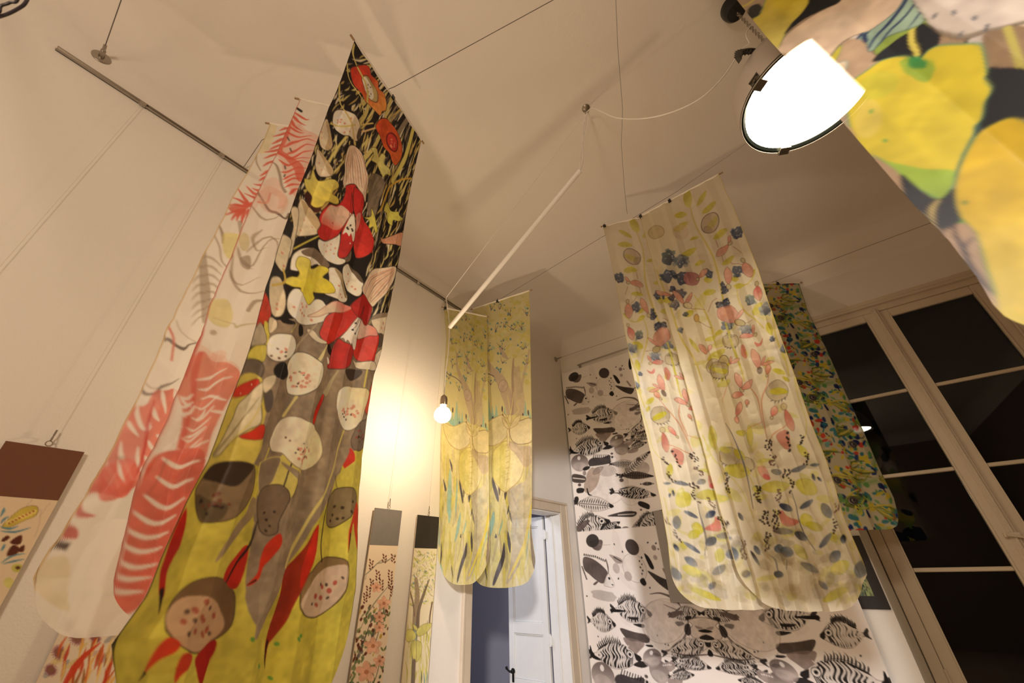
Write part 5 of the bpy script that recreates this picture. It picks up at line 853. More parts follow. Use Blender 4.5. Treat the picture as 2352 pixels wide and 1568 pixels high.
bF, flimg = banner(A, B, np.array([-.418, 2.25, 0]), np.array([.035, 2.245, 0]), -.170, 'sheer silk banner with pink blossoms and blue berries, front right of its pair', 'sheer', .0030, art_blossom, seed=13, rc=.15, folds=12, amp=.016, clips=(.006, .23), base=(242, 230, 196), tint=(1.16, 1.14, 1.06), crumple=.014, dip=.03, redge=[(1652, 402), (1658, 415), (1669, 444), (1682, 469), (1703, 520), (1743, 622), (1765, 692), (1813, 826), (1829, 870), (1864, 973), (1897, 1053), (1919, 1119), (1937, 1184), (1959, 1235), (1980, 1282), (1997, 1319), (1994, 1340)])
A = at_h(1387, 519, 2.33); B = A + np.array([math.cos(.36), math.sin(.36), 0]) * .57
banner(A, B, np.array([-.72, 2.165, 0]), np.array([-.20, 2.37, 0]), -.172, 'sheer silk banner with pink blossoms, rear left of its pair, overlapping the fish poster', 'sheer', .0042, canvas=flimg[:, ::-1], seed=14, rc=.14, folds=10, amp=.017, crumple=.014, dip=.03, clips=(.004,), ledge=[(1385, 519), (1401, 587), (1417, 667), (1451, 846), (1475, 959), (1497, 1053), (1519, 1162), (1534, 1250), (1543, 1355)])

# ================================================================== yellow tree banners by the bulb
def art_tree(c):
    r = c.rs; c.K(950, 620, 3.135); TR = (188, 162, 130); PU = (96, 76, 84); TE = (132, 186, 168)
    for _ in range(330):
        x, y = r.uniform(430, 850), r.uniform(160, 860)
        if y > 620 and 640 < x < 760: continue
        if y > 830 or (y > 560 and r.rand() < .45): continue
        c.ell(x, y, r.uniform(8, 30), r.uniform(6, 20), r.uniform(-60, 60), [(222, 206, 104), (214, 198, 84), (228, 216, 140), (160, 190, 160), (206, 206, 120)][r.choice(5, p=[.4, .25, .2, .07, .08])], .6, wob=.5)
    for cx_, cy_ in ((500, 360), (590, 420), (650, 380), (530, 560), (490, 640), (460, 740), (560, 800), (640, 540), (720, 400), (780, 400), (790, 540), (820, 300), (560, 260), (620, 250), (480, 480), (700, 300), (640, 640), (820, 650)):
        for k in range(3): a = r.uniform(-2.6, -.5); l = r.uniform(30, 70); c.st([(cx_, cy_ + 30), (cx_ + l * .5 * math.cos(a), cy_ + 30 + l * .5 * math.sin(a)), (cx_ + l * math.cos(a) + r.uniform(-8, 8), cy_ + 30 + l * math.sin(a))], [6, 3, 1.5], PU, .75); 
        c.rspecks(cx_, cy_, 40, 40, 5, 5, (70, 120, 130))
    c.st([(530, 560), (530, 640), (560, 710), (625, 790), (660, 870), (690, 960), (702, 1050)], [12, 18, 34, 60, 70, 60, 50], TR, .75); c.st([(620, 560), (650, 610), (680, 640)], [12, 34, 6], TR, .8)
    c.shape([(715, 650), (735, 700), (765, 690), (775, 800), (800, 900), (795, 1080), (730, 1120), (690, 1060), (700, 900), (710, 780)], TR, .6); c.st([(722, 640), (715, 760), (720, 920), (705, 1060)], [10, 16, 14, 30], (160, 134, 106), .7); c.st([(840, 580), (790, 780), (780, 880)], [18, 22, 14], TR, .6)
    c.st([(432, 738), (520, 742), (580, 766)], 6, PU, .85); c.ell(645, 835, 34, 44, 0, (196, 172, 140), .8, out=(150, 120, 90), ow=3)
    for x, y in ((600, 705), (612, 716), (628, 712), (622, 730), (608, 600), (478, 792), (700, 500), (628, 600)): c.ell(x, y, 7, 9, 0, (76, 130, 140), .85)
    for x, h_, w_ in ((450, 110, 20), (480, 160, 26), (545, 190, 34), (600, 130, 22), (660, 120, 22), (810, 160, 24), (845, 90, 20), (575, 120, 20), (510, 90, 22)): c.shape([(x - w_, 1110), (x - w_ * .4, 1100 - h_ * .6), (x - 4, 1100 - h_), (x + w_ * .3, 1100 - h_ * .5), (x + w_, 1110)], TE, .7)
    for x, y in ((508, 985), (575, 1075), (638, 1000), (640, 1055), (830, 1030), (788, 1050), (440, 1050), (790, 1075)): c.ell(x, y, 6, 22, r.uniform(-8, 8), (60, 52, 54), .9)
    c.shape([(430, 1088), (520, 1100), (600, 1070), (650, 1050), (850, 1070), (870, 1300), (880, 2100), (350, 2100), (400, 1400)], (226, 212, 124), .9)
    c.K(800, 1050, 3.027)
    for _ in range(180):
        x, y = r.uniform(640, 1300), r.uniform(-20, 860); l = r.uniform(120, 380); b = r.uniform(-50, 50); w_ = r.uniform(10, 30)
        cc = [(222, 206, 84), (230, 216, 150), (142, 192, 170), (206, 190, 70), (236, 222, 170), (74, 70, 66), (190, 176, 120)][r.choice(7, p=[.26, .24, .14, .12, .12, .05, .07])]
        if cc[0] < 100: w_ *= .6; l *= .5
        c.shape([(x, y - l / 2), (x + w_ * .5 + b * .2, y - l * .2), (x + w_ * .4 + b * .6, y + l * .2), (x + b, y + l / 2), (x - w_ * .5 + b * .6, y + l * .2), (x - w_ * .5 + b * .2, y - l * .2)], cc, .8, out=(150, 130, 70), ow=2, oa=.5)
    for q in ([(870, 150), (900, 220), (885, 235)], [(1012, 140), (1045, 260), (1040, 310), (1010, 200)], [(1110, 240), (1095, 300), (1088, 250)], [(925, 0), (950, 50), (945, 95)], [(1085, 590), (1092, 690), (1055, 800), (1022, 888), (1012, 870), (1045, 740), (1065, 680)], [(1115, 512), (1138, 600), (1132, 668), (1112, 590)], [(1122, 330), (1125, 370), (1108, 400)], [(865, 600), (875, 700), (860, 760)], [(945, 640), (935, 740), (925, 830)], [(1030, 530), (1035, 560), (1022, 560)]): c.shape(q, (64, 58, 62), .9)
    c.shape([(1110, 250), (1180, 190), (1240, 150), (1262, 60), (1292, 180), (1275, 380), (1225, 600), (1170, 800), (1100, 880), (1140, 700), (1145, 450)], (186, 172, 140), .85, grad=((214, 200, 150), (1150, 300), (1280, 300)))
    c.st([(1300, 260), (1270, 400), (1235, 560), (1180, 720), (1120, 840)], [10, 24, 20, 10], (230, 206, 60), .9); c.shape([(1275, 470), (1300, 620), (1330, 760), (1310, 800), (1280, 700)], (130, 112, 92), .85, out=(60, 46, 36), ow=3)
    c.shape([(1008, 0), (1030, -60), (1090, -110), (1160, -90), (1212, -20), (1215, 80), (1190, 160), (1140, 215), (1095, 242), (1045, 205), (1010, 130)], (228, 212, 96), .95, out=(176, 146, 80), ow=5, grad=((236, 220, 150), (1020, 0), (1190, 0)))
    c.st([(1115, -105), (1105, 60), (1095, 235)], 7, (238, 224, 150)); c.st([(1130, -100), (1125, 60), (1098, 235)], 2, (120, 96, 60), .8)
    for k in range(7): y = -80 + k * 40; c.st([(1098, y), (1125, y - 8)], 2.5, (130, 104, 60), .8)
    c.K(950, 620, 3.135)
    c.shape([(430, 1092), (520, 1102), (580, 1070), (640, 1045), (690, 1145), (670, 1205), (615, 1250), (560, 1270), (500, 1245), (455, 1190), (432, 1140)], (230, 216, 130), .96, out=(176, 146, 84), ow=5, grad=((236, 220, 160), (450, 1100), (650, 1200))); c.shape([(700, 1140), (745, 1095), (855, 1074), (862, 1225), (800, 1252), (740, 1250), (706, 1212)], (234, 216, 152), .96, out=(120, 90, 60), ow=5)
    c.shape([(700, 1240), (770, 1262), (860, 1280), (862, 1380), (800, 1420), (740, 1330), (700, 1290)], (184, 158, 124), .7)
    for q in ([(640, 1065), (668, 1095), (690, 1130), (686, 1145), (655, 1120)], [(772, 1042), (735, 1070), (705, 1120), (700, 1145), (745, 1115), (770, 1070)], [(690, 1050), (702, 1040), (712, 1070), (700, 1110), (684, 1080)], [(640, 1010), (660, 1040), (680, 1070), (650, 1050)], [(676, 1160), (690, 1150), (698, 1210), (688, 1290), (680, 1230)]): c.shape(q, (238, 220, 150), .95, out=(150, 116, 70), ow=3)
    for q in ([(702, 1040), (690, 960), (676, 900)], [(705, 1035), (718, 940), (724, 880)], [(715, 1060), (760, 1010), (742, 960), (775, 935)]): c.st(q, [8, 6, 4], (230, 212, 130), .95)
    c.a[:, :1] = (150, 140, 80); c.a[:, -1:] = (214, 200, 90)
A, B = at_h(1086, 709, 2.25), at_h(1217, 667, 2.25)
bY, yimg = banner(A, B, np.array([-2.12, 2.275, 0]), np.array([-1.58, 2.378, 0]), -.095, 'yellow-green silk banner with a tree and grasses, in front of the doorway', 'thin', .0030, art_tree, seed=15, rc=.15, dip=.05, crumple=.004, folds=6, amp=.014, clips=(.28,), base=(226, 212, 138), tint=(1.0, .95, .78), redge=[(1216, 668), (1219, 780), (1224, 987), (1224, 1116), (1223, 1215), (1229, 1261), (1237, 1304)])
A = at_h(1020, 706, 2.07); B = at_h(1118, 721, 2.10); B[2] = A[2]
banner(A, B, np.array([-2.13, 2.0, 0]), np.array([-1.86, 2.20, 0]), -.07, 'yellow-green silk tree banner, the rear one beside the glowing bulb', 'thin', .0042, canvas=yimg, seed=16, rc=.15, dip=.05, crumple=.004, folds=6, amp=.013, clips=(.01,), ledge=[(1020, 708), (1025, 779), (1018, 907), (1012, 1003), (1010, 1123), (1003, 1281)])

# ================================================================== busy teal banner by the window
def art_teal(c):
    c.map0 = None; c.K(0, 0, 1); r = c.rs; W, H = c.w, c.h; T = int(.78 / .0042)
    tile = Canvas(W, T, (206, 194, 156), 21); cols = [(44, 116, 128), (30, 50, 110), (206, 60, 40), (216, 192, 60), (88, 150, 84), (60, 130, 140), (22, 34, 84), (130, 170, 110), (120, 170, 160)]
    def wrap(fn, y):
        for o in (0, -T, T): fn(y + o)
    for _ in range(300):
        x, y, a, b, g = r.uniform(0, W), r.uniform(0, T), r.uniform(1.2, 5.5), r.uniform(2, 8), r.uniform(0, 180); cc = cols[r.choice(9, p=[.16, .14, .12, .16, .14, .08, .08, .07, .05])]; wrap(lambda yy: tile.ell(x, yy, a, b, g, cc, .9, wob=.2), y)
    for _ in range(15):
        x, y, a = r.uniform(0, W), r.uniform(0, T), r.uniform(-.5, .9)
        for k in range(9):
            b = a + r.uniform(-.5, .5); l = r.uniform(18, 40); cv = r.uniform(-8, 8); cc = [(206, 190, 74), (170, 170, 70), (226, 206, 90), (110, 120, 50)][r.randint(4)]
            wrap(lambda yy: tile.st([(x, yy), (x + l * .5 * math.cos(b) + cv * .3, yy + l * .5 * math.sin(b) + cv), (x + l * math.cos(b), yy + l * math.sin(b))], [1, 3.2, .8], cc, .95), y)
            wrap(lambda yy: tile.st([(x, yy), (x + l * .5 * math.cos(b) + cv * .3, yy + l * .5 * math.sin(b) + cv + 1.6), (x + l * math.cos(b), yy + l * math.sin(b) + 1)], .7, (50, 60, 40), .7), y)
    for _ in range(12):
        x, y, a = r.uniform(0, W), r.uniform(0, T), r.uniform(-.9, .3); l = r.uniform(14, 30)
        for k in range(9):
            px, py = l * k / 9 * math.cos(a), l * k / 9 * math.sin(a)
            for s_ in (-1, 1): b = a + s_ * 1.1; wrap(lambda yy: tile.st([(x + px, yy + py), (x + px + 7 * math.cos(b), yy + py + 7 * math.sin(b))], [1.3, .5], (104, 158, 70), .9), y)
    for _ in range(7):
        x, y = r.uniform(0, W), r.uniform(0, T)
        for k in range(8): a, d_ = r.uniform(0, 6.3), r.uniform(1, 7); wrap(lambda yy: tile.ell(x + d_ * math.cos(a), yy + d_ * math.sin(a), 1.2, 1.4, 0, [(30, 30, 36), (220, 196, 60)][k % 2], .95), y)
    for _ in range(4):
        x, y = r.uniform(8, W - 8), r.uniform(0, T)
        for k in range(4): wrap(lambda yy: tile.ell(x + k * .6, yy, 7 - 1.7 * k, 6 - 1.5 * k, 20 * k, [(210, 190, 160), (40, 36, 44)][k % 2], .9, out=(40, 36, 44), ow=1), y)
    c.a = np.tile(tile.a, (H // T + 2, 1, 1))[:H]; c.a[:, :1] = (90, 110, 80); c.a[:, -1:] = (70, 100, 80)
B = at_h(1837, 651, 2.33); B[1] -= .02; d_ = np.array([math.cos(math.radians(37)), math.sin(math.radians(37)), 0]); A = B - d_ * .6
banner(A, B, np.array([-.09, 3.60, 0]), np.array([.385, 3.93, 0]), .185, 'busy teal, red and yellow leaf patterned silk banner before the dark window', 'rich', .0042, art_teal, seed=17, rc=.13, folds=7, amp=.013, clips=(.38,), redge=[(1836, 652), (1855, 711), (1898, 798), (1945, 905), (1985, 988), (2028, 1086), (2056, 1142), (2067, 1185)])

# ================================================================== big foreground banner, top right
def art_heart(c):
    BK = (34, 26, 20); YE = (214, 190, 56); CRM = (228, 200, 158); r = c.rs; m0 = c.map0; c.map0 = None; c.K(0, 0, 1)
    for k in range(95):                          # the design goes on over the whole cloth
        x, y, q = r.uniform(0, c.w), r.uniform(0, c.h), r.uniform(12, 30); cc = [YE, CRM, (150, 170, 70), BK, (214, 198, 170), BK, (172, 140, 100)][r.randint(7)]
        if cc is YE: c.shape([(x, y - q * .6), (x + q * .7, y - q), (x + q * 1.1, y), (x + q * .5, y + q), (x, y + q * 1.7), (x - q * .5, y + q), (x - q * 1.1, y), (x - q * .7, y - q)], cc, 1, out=(70, 130, 110), ow=1.5, grad=((140, 184, 60), (x, y), (x, y + q * 1.6)))
        else: c.ell(x, y, q * 1.2, q * .8, r.uniform(0, 180), cc, 1, out=(60, 48, 34), ow=1.2, wob=.3)
        if k % 3 == 0: c.st([(x, y), (x + q, y + q * 2), (x + q * .5, y + q * 3.4)], [1, 3, 2], (206, 190, 70))
    c.map0 = m0; c.K(1640, 0, 2.24)
    c.shape([(60, -60), (700, -60), (700, 700), (900, 1300), (500, 900)], (178, 152, 116), 1, sharp=True)
    c.st([(130, 52), (170, 40), (240, -20)], 12, (222, 200, 90)); c.shape([(180, 60), (225, 28), (252, 45), (240, 75), (255, 85), (205, 135), (185, 110)], BK)
    c.shape([(300, -40), (500, -40), (488, 20), (440, 90), (400, 140), (368, 200), (340, 270), (322, 300), (200, 140), (245, 80)], YE, out=(120, 150, 90), ow=5, grad=((228, 210, 96), (350, 0), (260, 220)))
    c.shape([(500, -40), (680, -40), (640, 0), (560, 42), (470, 98), (410, 150), (366, 192), (400, 130), (450, 70), (485, 10)], BK)
    c.shape([(330, 290), (350, 250), (372, 200), (450, 125), (560, 44), (650, -4), (700, -40), (1060, -40), (990, 0), (950, 62), (850, 128), (745, 165), (690, 195), (645, 235), (595, 300), (520, 336), (470, 332), (425, 312)], CRM, out=(50, 40, 30), ow=4)
    for k in range(8): c.st([(420 + k * 30, 200 - k * 8), (560 + k * 30, 90 - k * 4), (640 + k * 24, 60 - k * 8)], 2.5, (130, 170, 150), .6)
    c.shape([(590, 310), (640, 250), (700, 195), (780, 210), (840, 290), (900, 330), (760, 480), (690, 560), (620, 480), (540, 410), (560, 370)], (190, 160, 120), 1); c.shape([(490, 340), (550, 335), (570, 365), (535, 382)], BK); c.shape([(565, 375), (600, 310), (655, 232), (650, 280), (610, 352)], (206, 190, 60), out=(80, 130, 110), ow=4)
    c.shape([(545, 410), (620, 350), (680, 322), (688, 352), (655, 420), (640, 490)], (230, 206, 160), out=(110, 160, 140), ow=5)
    c.shape([(745, 190), (760, 160), (800, 145), (870, 108), (940, 62), (990, 0), (1010, -40), (1060, -40), (1088, 50), (1086, 122), (1030, 150), (950, 166), (880, 190), (822, 252), (798, 256), (782, 205)], (160, 182, 146), out=(40, 60, 70), ow=5)
    for q, w_ in (([(800, 245), (830, 180), (900, 120), (985, 30), (1010, -30)], [6, 20, 12]), ([(830, 240), (900, 160), (990, 90), (1060, 10)], [4, 14, 8]), ([(1000, 152), (1050, 100), (1080, 50)], [4, 9, 4]), ([(785, 205), (775, 170), (800, 150)], [14, 20, 4]), ([(740, 190), (760, 165)], [10, 14])): c.st(q, w_, (34, 50, 84))
    c.shape([(820, 320), (850, 270), (900, 225), (960, 190), (1030, 160), (1090, 135), (1165, 190), (1155, 245), (1090, 290), (1020, 300), (920, 290)], BK); c.st([(1020, 165), (1022, 220), (1045, 262), (1055, 310)], [26, 24, 18], (224, 206, 90))
    c.shape([(1060, -40), (1700, -40), (1700, 100), (1590, 125), (1460, 175), (1380, 205), (1290, 222), (1200, 200), (1140, 165), (1090, 110)], (214, 198, 170), out=(60, 48, 34), ow=5); c.st([(1150, 175), (1290, 214), (1450, 175), (1600, 120)], [16, 30, 30], (120, 104, 76), .6)
    c.specks([(1240, 95), (1140, 105), (1275, 200), (1345, 120)], 12, (120, 116, 110)); c.st([(1412, 152), (1400, 190)], 12, (90, 86, 82))
    c.shape([(1390, 205), (1480, 175), (1600, 140), (1700, 200), (1700, 420), (1600, 400), (1480, 372), (1410, 380), (1395, 300)], (150, 122, 86)); c.st([(1515, 160), (1540, 240), (1570, 330), (1600, 400), (1660, 460)], 34, (190, 176, 84))
    c.shape([(1405, 385), (1480, 368), (1600, 380), (1720, 420), (1720, 640), (1600, 615), (1500, 612), (1420, 650), (1350, 700), (1340, 640)], BK)
    c.shape([(678, 500), (690, 470), (730, 420), (790, 370), (860, 312), (950, 280), (1020, 288), (1058, 306), (1100, 268), (1160, 244), (1280, 245), (1370, 252), (1395, 300), (1410, 382), (1402, 412), (1432, 450), (1430, 482), (1400, 530), (1388, 600), (1350, 642), (1342, 700), (1292, 800), (1256, 900), (1232, 985), (1180, 1064), (1150, 1052), (1060, 1010), (960, 932), (870, 862), (800, 830), (730, 762), (706, 680), (692, 600)], (216, 194, 54), out=(70, 130, 110), ow=7, mott=.18)
    c.ell(1055, 345, 90, 60, 20, (96, 160, 60), .5, wob=.3); c.ell(1050, 318, 50, 28, 10, (40, 130, 70), .7, wob=.3); c.shape([(850, 860), (960, 880), (1100, 900), (1240, 900), (1225, 985), (1180, 1058), (1060, 1005), (940, 920)], (140, 184, 60), .75); c.ell(850, 450, 110, 70, -30, (196, 196, 60), .5); c.ell(800, 640, 70, 110, 10, (232, 206, 110), .45)
    c.specks([(815, 597), (888, 755)], 9, (70, 150, 70)); c.st([(1400, 540), (1380, 620), (1345, 690), (1280, 830), (1250, 930)], [6, 14, 10], (70, 110, 90), .8)
    c.shape([(700, 690), (760, 790), (800, 830), (870, 865), (960, 935), (985, 1040), (1090, 1160), (1100, 1400), (600, 900)], (172, 140, 100)); c.shape([(680, 690), (735, 745), (705, 740)], BK)
    c.shape([(972, 935), (1060, 1012), (1160, 1062), (1240, 995), (1250, 1090), (1278, 1165), (1215, 1215), (1160, 1242), (1120, 1220), (1060, 1140), (985, 1050)], BK); c.st([(1160, 1068), (1128, 1120), (1130, 1210)], [16, 26, 14], (196, 172, 96))
    c.shape([(1370, 680), (1450, 632), (1540, 608), (1620, 640), (1760, 760), (1800, 1300), (1700, 1700), (1560, 1740), (1450, 1600), (1390, 1400), (1345, 1230), (1275, 1155), (1246, 1050), (1250, 960), (1290, 830)], (216, 180, 40), out=(80, 120, 80), ow=7, grad=((226, 196, 60), (1300, 1000), (1500, 1500))); c.st([(1275, 1155), (1345, 1240), (1400, 1420), (1450, 1560)], [10, 20, 14], (110, 140, 60), .8)
    c.shape([(1090, 1160), (1160, 1245), (1280, 1180), (1350, 1240), (1400, 1440), (1500, 1800), (1200, 1500)], (176, 144, 104)); c.specks([(1295, 1070)], 10, (80, 130, 70))
    for q in ([(1240, 1190), (1250, 1260), (1300, 1350), (1305, 1450)], [(1330, 1262), (1290, 1320), (1320, 1400), (1420, 1540)]): c.st(q, [10, 20, 16], (56, 38, 28), .95)
    c.shape([(1470, 1600), (1560, 1650), (1700, 1640), (1780, 1500), (1900, 1700), (1900, 2100), (1400, 2100)], YE, .9)
A = np.array([.262, .757, 2.30]); B = A + np.array([.993, -.12, 0]) * .6
banner(A, B, A, B, .235, 'large near silk banner with a heart-shaped yellow-green leaf, crossing the pendant lamp', 'near', .0031, art_heart, base=(168, 138, 100), tint=(2.3, 2.35, 2.1), seed=18, rc=.06, folds=6, amp=.013, clips=(.3,), ledge=[(1690, 0), (1765, 95), (1850, 190), (1930, 285), (2100, 488), (2180, 570), (2240, 650), (2290, 735), (2345, 800)],
    sheer=lambda u, t: np.clip((.095 - u) / .02, 0, 1) * 4.0)
# ================================================================== large paper hanging with striped fish on the window wall
PX0, PX1, PZT, PZB, PY = -2.185, -.035, 2.195, -1.30, YB - .028
HALF = (PX1 - PX0) / 2; TH = 1.86; RES = .0036
tw, th = int(HALF / RES), int(TH / RES)
GR = (236, 224, 216)
def pmap(off):
    def f(px, py):
        r = ray(px, py); r = r * PY / r[1]; return ((r[0] - PX0) / RES, (PZT - r[2] - off) / RES)
    return f
tc_ = Canvas(tw, th, GR, 33, pmap(0.0)); K1 = (28, 23, 22); K2 = (96, 82, 78); K3 = (150, 134, 128)
def fish(c, tail, head, h, spikes=True, dark=.0, n=11, snout=True, eye=True, leaf=False):
    """striped fish from tail to snout; h = half height of the body, in trace units"""
    h = h * 1.12; n = max(5, int(n * .82)); T0, H0 = np.array(tail, float), np.array(head, float); d_ = H0 - T0; L_ = np.linalg.norm(d_); d_ /= L_; p = np.array([d_[1], -d_[0]])
    if p[1] > 0: p = -p
    Q = lambda a, b: tuple(T0 + d_ * L_ * a + p * h * b)
    prof = [(0, .12), (.12, .16), (.22, .55), (.38, .95), (.55, 1.0), (.72, .8), (.88, .42), (1, .08)]
    c.shape([Q(a, b) for a, b in prof] + [Q(a, -b * .8) for a, b in prof[::-1]], (216, 204, 196) if dark < .5 else K2, 1, out=K2, ow=2.5)
    if leaf:
        c.st([Q(.04, 0), Q(.5, .03), Q(.98, 0)], 5, K1, .9)
        for k in range(int(n * 1.6)):
            a = .06 + .86 * k / (n * 1.6); b = np.interp(a, [0, .3, .6, 1], [.3, .9, .95, .1])
            c.st([Q(a, .08), Q(a + .02, b * .5), Q(a + .035 + .01 * (k % 3), b * .92)], [3, 11.5, 5], K1, .92, True); c.st([Q(a, -.08), Q(a + .015, -b * .4), Q(a + .03, -b * .75)], [3, 11.5, 5], K1, .92, True)
    else:
        A_ = [.17, .24, .32, .42, .55, .66, .76]; B_ = [float(np.interp(a, [0, .12, .22, .38, .55, .72, .88], [.12, .16, .55, .95, 1, .8, .42])) for a in A_]
        c.shape([Q(a, b * .95) for a, b in zip(A_, B_)] + [Q(a, -b * .74) for a, b in list(zip(A_, B_))[::-1]], K1, .95)
        for k in range(n + 3):
            a = .16 + .62 * k / (n + 3); b = np.interp(a, [0, .22, .38, .55, .72], [.1, .5, .9, .98, .8]); w_ = c.rs.uniform(7, 12) * h / 66; j = c.rs.uniform(-.02, .02, 5)
            c.st([Q(a + .06 + j[0], b), Q(a - .01 + j[1], b * .5), Q(a + .035 + j[2], 0), Q(a - .02 + j[3], -b * .4), Q(a - .035 + j[4], -b * .8)], [w_ * .5, w_, w_ * .7, w_, w_ * .5], (224, 212, 204), .95)
        for k in range(3): c.st([Q(.74 + .03 * k, .6 - .1 * k), Q(.80 + .02 * k, .1), Q(.75 + .03 * k, -.4)], 5, K1, .85)
    if spikes:
        for k in range(13):
            a = .20 + .46 * k / 12; b = np.interp(a, [0, .22, .38, .55, .72], [.1, .5, .93, .98, .8]); c.st([Q(a, b * .9), Q(a - .02, b + .22), Q(a + (k % 3 - 1) * .02, b + .34 + .14 * (k % 2))], [9, 8, 3], K1, .9, True)
    if eye and not leaf:
        c.ell(*Q(.80, .22), h * .25, h * .25, 0, (226, 214, 206), 1, out=K1, ow=3.5); c.ell(*Q(.80, .22), h * .11, h * .11, 0, K1)
    if snout: c.shape([Q(.88, .36), Q(1.0, .16), Q(1.02, -.05), Q(.96, -.24), Q(.90, -.1)], K1, .95, sharp=True)
    c.shape([Q(.08, .1), Q(-.02, .4), Q(-.04, .2), Q(0, 0), Q(-.05, -.3), Q(.06, -.12)], K1, .85)
def sphere(c, x, y, r, hi=True, al=.85, dk=K2): 
    c.ell(x, y, r, r, 0, (170, 154, 148), al, grad=(dk, (x, y + r * .7), (x, y - r)), mott=.3); c.ell(x, y + r * .35, r * .75, r * .45, 0, (206, 192, 184), .35)
    if hi: c.ell(x - r * .1, y - r * .55, r * .18, r * .24, 0, (242, 232, 226), .85)
def bub(c, x, y, r, al=.5): c.ell(x, y, r, r, 0, (214, 200, 192), al, out=(150, 134, 126), ow=2.5, grad=((234, 222, 214), (x, y - r * .3), (x, y + r)))
def blot(c, q, colr=K2, al=.92): c.shape(q, colr, al, mott=.35)
def crest_fish(c, x, y, k=1.0):
    P_ = lambda a, b: (x + a * k, y + b * k)
    blot(c, [P_(-80, -35), P_(-60, -58), P_(0, -55), P_(60, -30), P_(92, 0), P_(80, 45), P_(50, 72), P_(5, 62), P_(-35, 42), P_(-72, 20)], (84, 72, 68))
    for i in range(12): c.ell(*P_(-70 + i * 13, -76 + abs(i - 6) * 1.5), 4 * k, 8 * k, 8, K1, .9)
    c.st([P_(80, -80), P_(92, -40), P_(96, 0)], [5, 9, 4], K2); c.shape([P_(90, 5), P_(112, 20), P_(134, 55), P_(120, 74), P_(90, 80), P_(62, 74)], (228, 216, 208), .9, out=K3, ow=2.5); c.ell(*P_(100, 28), 8 * k, 8 * k, 0, K1, .9); c.ell(*P_(122, 60), 7 * k, 4 * k, 0, K1, .9); c.shape([P_(10, 70), P_(24, 70), P_(0, 95), P_(-12, 92)], K2)
    for i in range(8): c.ell(*P_(-85 + i * 4, 10 + i * 9), 6 * k, 5 * k, 30, (84, 72, 68), .9)
